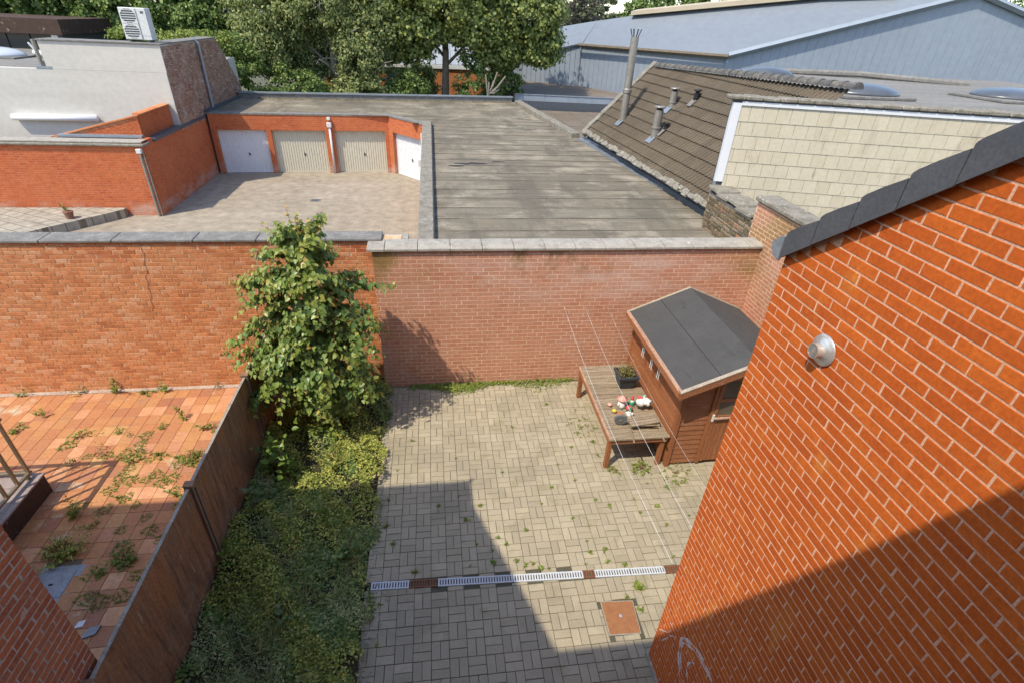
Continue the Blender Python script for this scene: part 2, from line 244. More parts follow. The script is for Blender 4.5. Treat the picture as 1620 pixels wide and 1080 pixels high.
M['leaf_blue'] = leafmat('leaf_blue', [(0.12, 0.185, 0.0763), (0.161, 0.217, 0.0889)], .5, .25)
M['leaf_maple'] = leafmat('leaf_maple', [(0.101, 0.14, 0.0448), (0.157, 0.202, 0.056), (0.213, 0.258, 0.0728), (0.291, 0.325, 0.084), (0.381, 0.403, 0.112)], .45, .4)
M['leaf_willow'] = leafmat('leaf_willow', [(0.114, 0.164, 0.0588), (0.181, 0.227, 0.0823), (0.25, 0.296, 0.109), (0.34, 0.352, 0.114), (0.432, 0.432, 0.17)], .5, .42)
M['leaf_hedge'] = leafmat('leaf_hedge', [(0.0703, 0.127, 0.0351), (0.127, 0.203, 0.0508), (0.203, 0.279, 0.0703), (0.355, 0.406, 0.127)], .4, .42)
M['leaf_purple'] = leafmat('leaf_purple', [(0.078, 0.065, 0.052), (0.13, 0.117, 0.0845), (0.0975, 0.111, 0.052)], .6, .2)
M['leaf_conifer'] = leafmat('leaf_conifer', [(0.072, 0.101, 0.0504), (0.144, 0.166, 0.072), (0.23, 0.23, 0.101)], .6, .15)
M['leaf_far'] = leafmat('leaf_far', [(0.078, 0.133, 0.0312), (0.125, 0.187, 0.0432), (0.187, 0.234, 0.0552)], .5, .25)
M['yard'] = brickpave('yard', [(0.293, 0.249, 0.188)], (0.76, 0.741, 0.712), 4.6, stains=[((.5, .16, 1), .5, .68, (0.201, 0.166, 0.123), .5), ((.25, .9, 1), .55, .7, (0.367, 0.323, 0.254), .5)], bw=.95, rh=.5)
M['yard_slab'] = brickpave('yard_slab', [(.33, .295, .235)], (.45, .42, .36), 2.2, stains=[((1.4, 1.4, 1), .5, .66, (.22, .19, .145), .6)], angle=.5, bw=.8, rh=.8)
M['orange_far'] = brickpave('orange_far', [(.42, .16, .06)], (.7, .7, .65), 2.4, bw=1.0, rh=.35)
M['roof_sheet'] = surf('roof_sheet', [(0.28, 0.301, 0.322)], .5, fine=(3, .1), bump=None)
M['house_stone'] = surf('house_stone', [(.55, .5, .42)], .9, fine=(4, .1), bump=None)
M['ground'] = surf('ground', [(.09, .085, .05)], .97, noise=(.3, (.06, .075, .03), .7), fine=(3, .3))
M['ground_soil'] = surf('ground_soil', [(.045, .04, .022)], .98, fine=(30, .4), bump=(20, 1, .05))

# chalk scrawl: broken strokes with gaps where the brick shows
def chalkmat():
    m = surf('chalk', [(.85, .80, .76)], .95, fine=(90, .3), bump=None)
    n = m.node_tree.nodes; L = m.node_tree.links
    out = [x for x in n if x.type == 'OUTPUT_MATERIAL'][0]; b = [x for x in n if x.type == 'BSDF_PRINCIPLED'][0]
    geo = [x for x in n if x.type == 'NEW_GEOMETRY'][0]
    t = n.new('ShaderNodeTexNoise'); t.inputs['Scale'].default_value = 130; t.inputs['Detail'].default_value = 3
    L.new(geo.outputs['Position'], t.inputs['Vector'])
    mr = n.new('ShaderNodeMapRange'); mr.inputs[1].default_value = .36; mr.inputs[2].default_value = .56; L.new(t.outputs['Fac'], mr.inputs[0])
    mr.inputs[4].default_value = .9
    tr = n.new('ShaderNodeBsdfTransparent'); ms = n.new('ShaderNodeMixShader')
    L.new(mr.outputs[0], ms.inputs[0]); L.new(tr.outputs[0], ms.inputs[1]); L.new(b.outputs[0], ms.inputs[2]); L.new(ms.outputs[0], out.inputs[0])
    return m
M['chalk'] = chalkmat()

# ------------------------------------------------------------------ helpers
def tag(o, label=None, cat=None, group=None, kind=None):
    if label: o['label'] = label
    if cat: o['category'] = cat
    if group: o['group'] = group
    if kind: o['kind'] = kind
    return o

def thing(name, label, cat, loc=(0, 0, 0), group=None):
    o = bpy.data.objects.new(name, None); o.empty_display_size = .2; COL.objects.link(o)
    o.location = loc; ORG[o] = Vector(loc)
    return tag(o, label, cat, group)

def link(name, mesh, parent=None, loc=(0, 0, 0)):
    o = bpy.data.objects.new(name, mesh); COL.objects.link(o)
    if parent is not None: o.parent = parent
    o.location = loc
    ORG[o] = (ORG[parent] if parent is not None else Vector((0, 0, 0))) + Vector(loc)
    return o

class MB:
    def __init__(s): s.v = []; s.f = []
    def add(s, vs, fs):
        b = len(s.v); s.v += [tuple(p) for p in vs]; s.f += [tuple(i + b for i in f) for f in fs]; return s
    def poly(s, pts): return s.add(pts, [tuple(range(len(pts)))])
    def hexa(s, p):      # 8 points: bottom 0-3 ccw, top 4-7
        return s.add(p, [(3, 2, 1, 0), (4, 5, 6, 7), (0, 1, 5, 4), (1, 2, 6, 5), (2, 3, 7, 6), (3, 0, 4, 7)])
    def box(s, x0, x1, y0, y1, z0, z1):
        return s.hexa([(x0, y0, z0), (x1, y0, z0), (x1, y1, z0), (x0, y1, z0), (x0, y0, z1), (x1, y0, z1), (x1, y1, z1), (x0, y1, z1)])
    def obox(s, c, u, v, w, hu, hv, hw):
        c, u, v, w = Vector(c), Vector(u) * hu, Vector(v) * hv, Vector(w) * hw
        return s.hexa([c - u - v - w, c + u - v - w, c + u + v - w, c - u + v - w, c - u - v + w, c + u - v + w, c + u + v + w, c - u + v + w])
    def prism(s, poly, ext):
        n = len(poly); a = [Vector(p) for p in poly]; b = [p + Vector(ext) for p in a]
        return s.add(a + b, [tuple(range(n))[::-1], tuple(range(n, 2 * n))] + [(i, (i + 1) % n, n + (i + 1) % n, n + i) for i in range(n)])
    def bar(s, a, b, r, sides=4, up=Z):
        return s.tube([a, b], [r, r], sides)
    def tube(s, pts, rad, n=6, cap=True):
        pts = [Vector(p) for p in pts]
        if not isinstance(rad, (list, tuple)): rad = [rad] * len(pts)
        base = len(s.v); prev = None
        for i, p in enumerate(pts):
            d = (pts[min(i + 1, len(pts) - 1)] - pts[max(i - 1, 0)]).normalized()
            if prev is None:
                prev = d.orthogonal().normalized()
            x = (prev - d * prev.dot(d)); x = x.normalized() if x.length > 1e-6 else d.orthogonal().normalized(); prev = x
            y = d.cross(x)
            for k in range(n):
                a = 2 * math.pi * (k + .5) / n
                s.v.append(tuple(p + (x * math.cos(a) + y * math.sin(a)) * rad[i]))
        for i in range(len(pts) - 1):
            for k in range(n):
                a = base + i * n + k; b = base + i * n + (k + 1) % n
                s.f.append((a, b, b + n, a + n))
        if cap:
            s.f.append(tuple(base + k for k in range(n))[::-1]); e = base + (len(pts) - 1) * n
            s.f.append(tuple(e + k for k in range(n)))
        return s
    def lathe(s, prof, c, n=16, ax=Z, sx=1.0, sy=1.0, ph=0.0):
        ax = Vector(ax).normalized(); x = ax.orthogonal().normalized() if abs(ax.z) < .99 else Vector((1, 0, 0)); y = ax.cross(x); c = Vector(c)
        base = len(s.v)
        for r, h in prof:
            for k in range(n):
                a = 2 * math.pi * k / n + ph
                s.v.append(tuple(c + ax * h + x * (r * math.cos(a) * sx) + y * (r * math.sin(a) * sy)))
        for i in range(len(prof) - 1):
            for k in range(n):
                a = base + i * n + k; b = base + i * n + (k + 1) % n
                s.f.append((a, b, b + n, a + n))
        s.f.append(tuple(base + k for k in range(n))[::-1]); e = base + (len(prof) - 1) * n; s.f.append(tuple(e + k for k in range(n)))
        return s
    def build(s, name, mat, parent=None, loc=None, smooth=False, bev=0.0, kind=None):
        org = ORG[parent] if parent is not None else Vector(loc or (0, 0, 0))
        me = bpy.data.meshes.new(name)
        me.from_pydata([(p[0] - org.x, p[1] - org.y, p[2] - org.z) for p in s.v], [], s.f)
        bm = bmesh.new(); bm.from_mesh(me)
        bmesh.ops.recalc_face_normals(bm, faces=bm.faces)
        if bev: bmesh.ops.bevel(bm, geom=list(bm.edges), offset=bev, segments=1, affect='EDGES', clamp_overlap=True)
        bm.to_mesh(me); bm.free()
        if smooth: me.polygons.foreach_set('use_smooth', [True] * len(me.polygons)); 
        me.materials.append(M[mat] if isinstance(mat, str) else mat); me.update()
        o = link(name, me, parent, (0, 0, 0) if parent is not None else tuple(org))
        if kind: o['kind'] = kind
        return o

class Frame:
    """wall frame: P0 -> P1 along the wall, outward normal N to the left of the direction of travel"""
    def __init__(s, P0, P1):
        s.o = Vector(P0); d = Vector(P1) - s.o; s.len = d.length; s.U = d.normalized(); s.N = Z.cross(s.U).normalized(); s.V = Z.copy()
        s.m = Matrix((s.U, s.N, s.V)).transposed()
    def pt(s, u, v, w=0.0): return s.o + s.U * u + s.V * v + s.N * w
class RoofFrame(Frame):
    def __init__(s, P0, P1, up):
        s.o = Vector(P0); d = Vector(P1) - s.o; s.len = d.length; s.U = d.normalized()
        up = Vector(up); s.V = (up - s.U * up.dot(s.U)).normalized(); s.N = s.V.cross(s.U).normalized()
        s.m = Matrix((s.U, s.N, s.V)).transposed()
def fbox(mb, fr, u0, u1, v0, v1, w0, w1):
    return mb.hexa([fr.pt(u0, v0, w0), fr.pt(u1, v0, w0), fr.pt(u1, v0, w1), fr.pt(u0, v0, w1), fr.pt(u0, v1, w0), fr.pt(u1, v1, w0), fr.pt(u1, v1, w1), fr.pt(u0, v1, w1)])

def chip(L, D, H, b, back=0.0):
    """chamfered piece, local x length, y outward (front at D), z height"""
    x, z = L / 2, H / 2
    v = [(-x, back, -z), (x, back, -z), (x, back, z), (-x, back, z), (-x, D - b, -z), (x, D - b, -z), (x, D - b, z), (-x, D - b, z),
         (-x + b, D, -z + b), (x - b, D, -z + b), (x - b, D, z - b), (-x + b, D, z - b)]
    f = [(8, 9, 10, 11)] + [(4 + i, 4 + (i + 1) % 4, 8 + (i + 1) % 4, 8 + i) for i in range(4)] + [(i, (i + 1) % 4, 4 + (i + 1) % 4, 4 + i) for i in range(4)]
    return v, f
_cm = {}
def chipmesh(name, L, D, H, b, mat):
    k = (name, round(L, 4), round(D, 4), round(H, 4), mat)
    if k not in _cm:
        v, f = chip(L, D, H, b); me = bpy.data.meshes.new(name); me.from_pydata(v, [], f); me.materials.append(M[mat]); me.update()
        _cm[k] = me
    return _cm[k]

def pieces(name, parent, fr, items, D, b, mat, nind=300, jit=.0015, rot=.004, stuffname=None):
    """items (u0,u1,v0,v1): the nind that show largest become objects, the rest one joined part"""
    sc = []
    for it in items:
        u0, u1, v0, v1 = it[:4]; c = fr.pt((u0 + u1) / 2, (v0 + v1) / 2, D); p = proj(c); s = 0
        if p and -25 < p[0] < 1645 and -25 < p[1] < 1105:
            s = (u1 - u0) * (v1 - v0) * abs(fr.N.dot((c - CAM).normalized())) / p[2] ** 2
        sc.append(s)
    order = sorted(range(len(items)), key=lambda i: -sc[i])
    ind = set(i for i in order[:nind] if sc[i] > 0)
    rest = MB(); org = ORG[parent]
    for i, it in enumerate(items):
        u0, u1, v0, v1 = it[:4]; w = rng.uniform(-jit, jit); L, H = u1 - u0, v1 - v0
        ra = rng.uniform(-rot, rot); rb = rng.uniform(-rot, rot) * .6
        c = fr.pt((u0 + u1) / 2 + rng.uniform(-jit, jit) * .7, (v0 + v1) / 2 + rng.uniform(-jit, jit) * .5, w)
        mm = fr.m @ Matrix.Rotation(ra, 3, 'Y') @ Matrix.Rotation(rb, 3, 'Z')
        if i in ind:
            o = bpy.data.objects.new(name, chipmesh(name, L, D, H, b, mat)); COL.objects.link(o); o.parent = parent
            o.matrix_local = Matrix.Translation(c - org) @ mm.to_4x4()
        else:
            v, f = chip(L, D, H, b); rest.add([mm @ Vector(p) + c for p in v], f)
    if rest.v: rest.build(stuffname or name, mat, parent, kind='stuff')

def brick_rects(fr, rects, L, H, jt, off=0.0, bond=.5, vmax=None, keep=None, irr=0.0):
    out = []
    for (ru0, ru1, rv0, rv1) in rects:
        r = int(math.floor(rv0 / H)) 
        while r * H < rv1 - .01:
            v0 = max(r * H, rv0); v1 = min(r * H + H - jt, rv1)
            if v1 - v0 > H * .3:
                u = ru0 - L * 2 + ((off + (r % 2) * bond * L - ru0) % L)
                while u < ru1:
                    d = rng.uniform(-irr, irr)
                    a, b_ = max(u + d, ru0), min(u + L - jt + d, ru1)
                    if b_ - a > .035 and (vmax is None or v1 <= vmax((a + b_) / 2) + .002) and (keep is None or keep(a, b_, v0, v1)):
                        if b_ - a > L - jt - .0005: b_ = a + L - jt
                        out.append((a, b_, v0, v1))
                    u += L
            r += 1
    return out

def fast_mesh(name, V, F, mat, tint=None):
    """V (n,3), F (m,4) arrays of quads"""
    me = bpy.data.meshes.new(name)
    me.vertices.add(len(V)); me.vertices.foreach_set('co', V.astype(np.float32).ravel())
    k = F.shape[1]; me.loops.add(F.size); me.loops.foreach_set('vertex_index', F.astype(np.int32).ravel())
    me.polygons.add(len(F)); me.polygons.foreach_set('loop_start', np.arange(0, F.size, k, dtype=np.int32))
    me.polygons.foreach_set('loop_total', np.full(len(F), k, dtype=np.int32))
    me.materials.append(M[mat]); me.update(calc_edges=True); me.validate()
    if tint is not None:
        a = me.attributes.new('tint', 'FLOAT', 'POINT'); a.data.foreach_set('value', tint.astype(np.float32))
    return me
def norm(a): return a / np.maximum(np.linalg.norm(a, axis=1, keepdims=True), 1e-9)
HEART = np.array([(0, .05, 0), (.36, -.04, .1), (.47, .34, .12), (0, 1, -.06), (-.47, .34, .12), (-.36, -.04, .1)])
OVAL = np.array([(0, 0, 0), (.22, .25, .06), (.24, .6, .05), (0, 1, -.08), (-.24, .6, .05), (-.22, .25, .06)])
DIAM = np.array([(0, 0, 0), (.34, .45, .1), (0, 1, -.05), (-.34, .45, .1)])
BLADE = np.array([(-.03, 0, 0), (.03, 0, 0), (.012, 1, .12), (-.012, 1, .12)])
def leaves(P, D, N, size, shape):
    D = norm(D); U = norm(np.cross(D, N)); N2 = np.cross(U, D)
    n = len(P); k = len(shape)
    V = P[:, None, :] + size[:, None, None] * (shape[None, :, 0:1] * U[:, None, :] + shape[None, :, 1:2] * D[:, None, :] + shape[None, :, 2:3] * N2[:, None, :])
    base = (np.arange(n) * k)[:, None]
    if k == 6: F = np.concatenate([base + np.array([[0, 1, 2, 3]]), base + np.array([[0, 3, 4, 5]])], 1).reshape(-1, 4)
    else: F = base + np.array([[0, 1, 2, 3]])
    return V.reshape(-1, 3), F

# ------------------------------------------------------------------ the ground
g = MB(); g.poly([(-400, -60, -.06), (400, -60, -.06), (400, 900, -.06), (-400, 900, -.06)])
tag(g.build('ground', 'ground'), kind='structure')

# patio: basket-weave concrete pavers
PX0, PX1, PY0, PY1 = -1.03, 6.05, .9, 8.56
patio = MB().box(PX0 - .02, PX1, PY0, PY1 + .04, -.05, -.012).build('patio', 'sand'); tag(patio, kind='structure')
MOD = .2125
def ground_frame(z):
    f = Frame((0, 0, z), (0, 1, z)); f.U = Vector((0, 1, 0)); f.V = Vector((1, 0, 0)); f.N = Vector((0, 0, 1)); f.m = Matrix((f.U, f.N, f.V)).transposed(); f.o = Vector((0, 0, z))
    return f
DR0, DR1 = Vector((-1.0, 4.27)), Vector((3.1, 4.10))
def ydrain(x): return DR0.y + (x + 1.0) / 4.1 * (DR1.y - DR0.y)
pv = []
MAN = (1.945, 2.385, 3.295, 3.745)
for i in range(-1, 35):
    for j in range(-1, 37):
        x0 = PX0 - .04 + i * MOD; y0 = PY0 + j * MOD + (.012 * (x0 - 1) * -1 if j else 0)
        if (i + j) % 2: sub = [(x0, x0 + MOD / 2, y0, y0 + MOD), (x0 + MOD / 2, x0 + MOD, y0, y0 + MOD)]
        else: sub = [(x0, x0 + MOD, y0, y0 + MOD / 2), (x0, x0 + MOD, y0 + MOD / 2, y0 + MOD)]
        for a, b_, c, d in sub:
            cx, cy = (a + b_) / 2, (c + d) / 2
            if cx > PX1 - .1 or cx < PX0 - .03 + (.07 if (i * 7 + j * 3) % 4 == 0 else 0) or cy > PY1 - .03 or cy < PY0: continue
            if cx > 2.3 and cy < 3.06: continue
            yd = ydrain(cx)
            if abs(cy - yd) < .03: continue
            if c < yd + .058 and cy >= yd: c = yd + .058
            if d > yd - .058 and cy < yd: d = yd - .058
            if d - c < .02: continue
            if a < MAN[1] and b_ > MAN[0] and c < MAN[3] and d > MAN[2]:
                opts = [(a, min(b_, MAN[0]), c, d), (max(a, MAN[1]), b_, c, d), (a, b_, c, min(d, MAN[2])), (a, b_, max(c, MAN[3]), d)]
                opts = [o_ for o_ in opts if o_[1] - o_[0] > .03 and o_[3] - o_[2] > .03]
                if not opts: continue
                a, b_, c, d = max(opts, key=lambda o_: (o_[1] - o_[0]) * (o_[3] - o_[2]))
            jt = .0032
            pv.append((a + jt, b_ - jt, c + jt, d - jt))
# pavers are 12 mm proud of the bedding sand
pieces('paver', patio, ground_frame(-.012), [(c, d, a, b_) for a, b_, c, d in pv], .012, .003, 'paver', 300, jit=.0018, rot=.006)

# terrace next door: terracotta tiles on a slab
terrace = MB().box(-9.2, -3.08, 2.4, 8.90, -.05, -.008).build('terrace', 'grout'); tag(terrace, kind='structure')
tl = []
for i in range(28):
    for j in range(26):
        x1 = -3.1 - i * .213; y1 = 8.80 - j * .249
        if y1 < 2.6: continue
        if -5.30 < x1 - .1 < -4.72 and 4.44 < y1 - .12 < 5.0: continue
        if x1 < -5.9 and y1 < 6.5 and y1 > 2: continue
        tl.append((x1 - .213 + .005, x1, y1 - .249 + .005, y1))
pieces('floor_tile', terrace, ground_frame(-.008), [(c, d, a, b_) for a, b_, c, d in tl], .008, .0025, 'terracotta', 300, jit=.0012, rot=.004)
MB().box(-9.2, -3.08, 8.81, 8.905, -.02, .004).build('mortar_fillet', 'mortar_grey', terrace)

# planting bed soil
bed = MB(); bv = []
nx, ny = 14, 44
for j in range(ny + 1):
    for i in range(nx + 1):
        x = -3.02 + i * (2.0 / nx); y = 1.0 + j * (7.9 / ny)
        h = .05 + .05 * math.sin(x * 3.1 + y * 1.7) + .05 * math.sin(y * 2.3 - x)
        if i == nx: h = -.03
        bed.v.append((x, y, max(h, -.03)))
for j in range(ny):
    for i in range(nx):
        a = j * (nx + 1) + i; bed.f.append((a, a + 1, a + nx + 2, a + nx + 1))
tag(bed.build('flower_bed', 'ground_soil', smooth=True), kind='structure')

# garage yard beyond the walls
yd = MB(); yd.poly([(-16, 9.25, 0), (-.3, 9.25, 0), (-.3, 26, 0), (-16, 26, 0)])
yard = tag(yd.build('yard_paving', 'yard'), kind='structure')
rp = MB().prism([(-10.41, 18.79, -.01), (-12.30, 16.45, -.01), (-16, 11.9, -.01), (-20, 11.9, -.01), (-20, 19.0, -.01), (-10.41, 19.0, -.01)], (0, 0, .29))
tag(rp.build('raised_pavement', 'yard_slab'), kind='structure')
# ------------------------------------------------------------------ back boundary wall (behind the patio)
bw = thing('boundary_wall', 'dusty pink brick wall with pale concrete coping behind the patio', 'wall', (2.5, 8.75, 0))
fb = Frame((6.1, 8.6, 0), (-1.10, 8.6, 0))
MB().box(-1.098, 6.098, 8.5975, 8.90, -.05, 2.868).build('wall_core', 'mortar_pale', bw)
pieces('brick', bw, fb, brick_rects(fb, [(0, fb.len, 0.0, 2.868)], .196, .0828, .0095, irr=.006), .0045, .003, 'brick_dusty', 300, jit=.0008)
fbl = Frame((-1.10, 8.6, 0), (-1.10, 8.9, 0))
pieces('brick', bw, fbl, brick_rects(fbl, [(0, .3, 0, 2.9)], .196, .0828, .0095), .008, .003, 'brick_dusty', 0, stuffname='end_bricks')
x = -1.19; k = 0
while x < 6.1:
    w = .56 if k else .30
    x2 = min(x + w, 6.12)
    c = MB().prism([(x + .004, 8.548, 2.882), (x + .004, 8.97, 2.882), (x + .004, 8.97, 2.955), (x + .004, 8.74, 2.965), (x + .004, 8.548, 2.932)], (x2 - x - .008, 0, 0))
    dz = rng.uniform(-.004, .004)
    c.v = [(p[0], p[1] + rng.uniform(-.002, .002), p[2] + dz) for p in c.v]
    c.build('coping_stone', 'concrete', bw, bev=.008)
    x = x2; k += 1
MB().box(-1.15, 6.1, 8.59, 8.95, 2.868, 2.8815).build('coping_bed', 'mortar_pale', bw)

# left boundary wall (behind the terrace)
lw = thing('boundary_wall', 'long tan brick wall with cracked joints behind the orange tiled terrace', 'wall', (-5, 9.05, 0))
fl = Frame((-.62, 8.91, 0), (-9.6, 8.91, 0))
MB().box(-9.6, -.62, 8.9092, 9.2, -.05, 2.95).build('wall_core', 'mortar_tan', lw)
pieces('brick', lw, fl, brick_rects(fl, [(0.0, fl.len, 0.0, 2.95)], .178, .0742, .0085, irr=.014), .0055, .0035, 'brick_tan', 300, jit=.0016, rot=.008)
x = -.95
while x > -9.6:
    w = rng.uniform(.9, 1.25); x2 = x - w
    c = MB().prism([(x2 + .005, 8.865, 2.955), (x2 + .005, 9.24, 2.955), (x2 + .005, 9.24, 3.012), (x2 + .005, 8.865, 3.002)], (w - .01, 0, 0))
    c.build('coping_slab', 'concrete_dark', lw, bev=.01); x = x2
MB().box(-.98, -.5, 8.95, 9.3, 2.78, 2.935).build('coping_slab', 'concrete', lw, bev=.012)
# running crack: dark opened joints stepping down the wall
cr = MB(); pts = [(-4.86, 2.92), (-4.87, 2.78), (-4.84, 2.77), (-4.88, 2.62), (-4.92, 2.55), (-4.89, 2.54), (-4.90, 2.4), (-4.96, 2.33), (-4.94, 2.2), (-4.99, 2.11), (-4.96, 2.1), (-4.97, 1.96), (-5.01, 1.88), (-5.0, 1.75), (-5.05, 1.66)]
for a, b_ in zip(pts, pts[1:]):
    d = Vector((b_[0] - a[0], 0, b_[1] - a[1])); nn = Vector((d.z, 0, -d.x)).normalized() * .003
    A = Vector((a[0], 8.8992, a[1])); B = Vector((b_[0], 8.8992, b_[1]))
    cr.poly([A - nn, A + nn, B + nn, B - nn])
cr.build('crack', 'black', lw)

# wall on the right: brick end and old stone part
rw = thing('boundary_wall', 'tall pale red brick side wall with old stone section and broken coping', 'wall', (6.3, 8.5, 0))
fr_ = Frame((6.1, 5.2, 0), (6.1, 9.12, 0)); fr2 = Frame((6.1, 9.12, 0), (6.1, 11.0, 0))
MB().box(6.0968, 6.42, 5.2, 9.12, -.05, 3.62).build('wall_core', 'mortar_pale', rw)
pieces('brick', rw, fr_, brick_rects(fr_, [(0, fr_.len, 0, 3.62)], .205, .078, .0095, irr=.005), .0045, .003, 'brick_dusty', 300, jit=.0008)
cp = MB().box(6.04, 6.5, 5.1, 9.16, 3.63, 3.72).build('coping', 'concrete_moss', rw, bev=.02)
MB().box(6.11, 6.45, 9.12, 11.0, -.05, 3.24).build('stone_core', 'mortar_grey', rw)
st = []
v = 0
while v < 3.2:
    h = rng.uniform(.07, .12); u = 0
    while u < 1.87:
        w = rng.uniform(.1, .24)
        if v > 2.2: st.append((u, min(u + w - .02, 1.87), v, min(v + h - .02, 3.22)))
        u += w
    v += h
pieces('stone', rw, fr2, [s_ for s_ in st if s_[1] - s_[0] > .04 and s_[3] - s_[2] > .03], .02, .012, 'rubble', 300, jit=.008, rot=.06)
for k, (y0, y1, z0, tl_) in enumerate(((9.15, 9.75, 3.27, -.02), (9.65, 10.2, 3.31, .02), (10.1, 10.6, 3.29, -.01), (10.5, 11.02, 3.33, .015))):
    c = MB().hexa([(6.03, y0, z0), (6.55, y0, z0), (6.55, y1, z0 + tl_), (6.03, y1, z0 + tl_), (6.05, y0 + .02, z0 + .07), (6.55, y0, z0 + .07), (6.55, y1, z0 + tl_ + .07), (6.04, y1 - .02, z0 + tl_ + .07)])
    c.build('coping_slab', 'concrete_moss', rw, bev=.012)

# ------------------------------------------------------------------ brick house on the right (the camera stands at its rear window)
HX, HY = 2.34, 3.02
def verge_z(y): return 5.10 + (HY - y) * .786
house = thing('brick_house', 'orange brick house with dark verge tiles, steel flue and chalk scrawl', 'house', (4, 1, 0))
fh = Frame((HX, -.4, 0), (HX, HY, 0))
core = MB().prism([(HX - .0028, -.4, -.05), (HX - .0028, HY - .002, -.05), (HX - .0028, HY - .006, verge_z(HY) + .03), (HX - .0028, -.4, verge_z(-.4) + .03)], (4.2, 0, 0))
core.build('wall', 'mortar_pink', house)
pieces('brick', house, fh, brick_rects(fh, [(.5, fh.len, .0, 8.0)], .218, .0722, .0098, off=fh.len + .02, vmax=lambda u: verge_z(u - .4) + .05, irr=.002), .005, .0025, 'brick_orange', 300, jit=.0008, rot=.003)
MB().box(HX - .03, HX + .005, 1.0, HY + .03, -.03, .05).build('plinth', 'concrete', house)
# verge tiles: hooked slates, each lapping the one below
for k in range(9):
    y1 = 3.0 - k * .2405; y0 = y1 - .234; zt = 5.285 + (3.0 - y1) * .786
    zz = lambda y: zt + (y1 - y) * .665
    x0 = HX - .062; ob = MB()
    ob.prism([(x0, y1, zz(y1) - .185), (x0, y0, zz(y0) - .16), (x0, y0, zz(y0)), (x0, y0 + .12, zz(y0 + .12) + .004), (x0, y1 - .025, zz(y1 - .025)), (x0, y1 - .006, zz(y1) - .002), (x0, y1, zz(y1) - .012)], (.014, 0, 0))
    ob.prism([(x0 + .0145, y1, zz(y1) - .03), (x0 + .0145, y0 - .03, zz(y0) - .03), (x0 + .0145, y0 - .03, zz(y0) + .0), (x0 + .0145, y1, zz(y1) - .002)], (.32, 0, 0))
    ob.build('verge_tile', 'slate_dark', house)
MB().prism([(HX - .044, 3.0, 5.12), (HX - .044, .6, 5.12 + 2.4 * .786), (HX - .044, .6, 5.22 + 2.4 * .786), (HX - .044, 3.0, 5.22)], (.04, 0, 0)).build('verge_gap_shade', 'felt_seam', house)  # dark backing added so the gaps between verge tiles read as shadow
ge = MB().prism([(HX - .072, 3.0, 5.08), (HX - .072, 3.07, 5.10), (HX - .072, 3.085, 5.20), (HX - .072, 3.03, 5.245), (HX - .072, 3.0, 5.25)], (.02, 0, 0))
ge.build('gutter_end', 'zinc', house)
MB().tube([(HX - .07, 3.06, 5.16), (HX + 4.2, 3.06, 5.16)], .05, 8).build('gutter', 'zinc', house)
def slab(name, P, thick, mat, parent):
    n_ = (Vector(P[1]) - Vector(P[0])).cross(Vector(P[2]) - Vector(P[0])).normalized()
    if n_.z < 0: n_ = -n_
    return MB().prism([Vector(p) - n_ * thick for p in P], n_ * thick).build(name, mat, parent)
slab('roof', [(HX + .0, 3.06, verge_z(3.06) + .1), (HX + 4.3, 3.06, verge_z(3.06) + .1), (HX + 4.3, .3, verge_z(.3) + .1), (HX + .0, .3, verge_z(.3) + .1)], .05, 'slate_dark', house)
# main rear front behind the camera: it throws the shade on the patio
MB().box(-2.9, HX + 4.2, -8.0, -.4, -.05, 7.75).build('main_wall', 'mortar_pink', house)
MB().prism([(-2.95, -.08, 7.86), (-2.95, -.08, 8.0), (-2.95, -4.2, 10.9), (-2.95, -8.4, 8.0), (-2.95, -8.4, 7.86)], (9.6, 0, 0)).build('main_roof', 'slate_dark', house)
# flue
fc = Vector((HX - .01, 2.40, 4.75)); nx_ = Vector((-1, 0, 0))
flue = MB().lathe([(.098, 0), (.1, .004), (.098, .009), (.085, .012), (.065, .018), (.052, .026), (.047, .03)], fc, 32, nx_).build('flue_plate', 'steel', house, smooth=True)
pp = MB(); pp.lathe([(.046, .022), (.046, .075), (.041, .075), (.041, .03)], fc, 28, nx_); pp.build('flue_pipe', 'steel', flue, smooth=False)
MB().lathe([(.0405, .04), (.0405, .043)], fc, 20, nx_).build('flue_mouth', 'gn_grey', flue)
gr = MB()
for k in range(-3, 4):
    z0 = k * .0095; hw = math.sqrt(max(.0402 ** 2 - z0 ** 2, 0)) * .98
    gr.box(fc.x - .073, fc.x - .068, fc.y - hw, fc.y + hw, fc.z + z0 - .0022, fc.z + z0 + .0022)
gr.box(fc.x - .0735, fc.x - .0675, fc.y - .003, fc.y + .003, fc.z - .035, fc.z + .035)
gr.build('flue_grille', 'steel', flue)
# chalk scrawl
def smooth_path(p, n=10):
    out = []
    p = [Vector(q) for q in p]
    for i in range(len(p) - 1):
        p0, p1, p2, p3 = p[max(i - 1, 0)], p[i], p[i + 1], p[min(i + 2, len(p) - 1)]
        for k in range(n):
            t = k / n
            out.append(.5 * ((2 * p1) + (p2 - p0) * t + (2 * p0 - 5 * p1 + 4 * p2 - p3) * t * t + (3 * p1 - p0 - 3 * p2 + p3) * t ** 3))
    out.append(p[-1]); return out
def ribbon(mb, pts, w, x):
    pts = smooth_path([(0, a, b_) for a, b_ in pts])
    for k in range(len(pts) - 1):
        d = pts[k + 1] - pts[k]; nn = Vector((0, d.z, -d.y)).normalized() * w * (.7 + .5 * math.sin(k * .4))
        a, b_ = pts[k], pts[k + 1]
        mb.poly([(x, a.y - nn.y, a.z - nn.z), (x, a.y + nn.y, a.z + nn.z), (x, b_.y + nn.y, b_.z + nn.z), (x, b_.y - nn.y, b_.z - nn.z)])
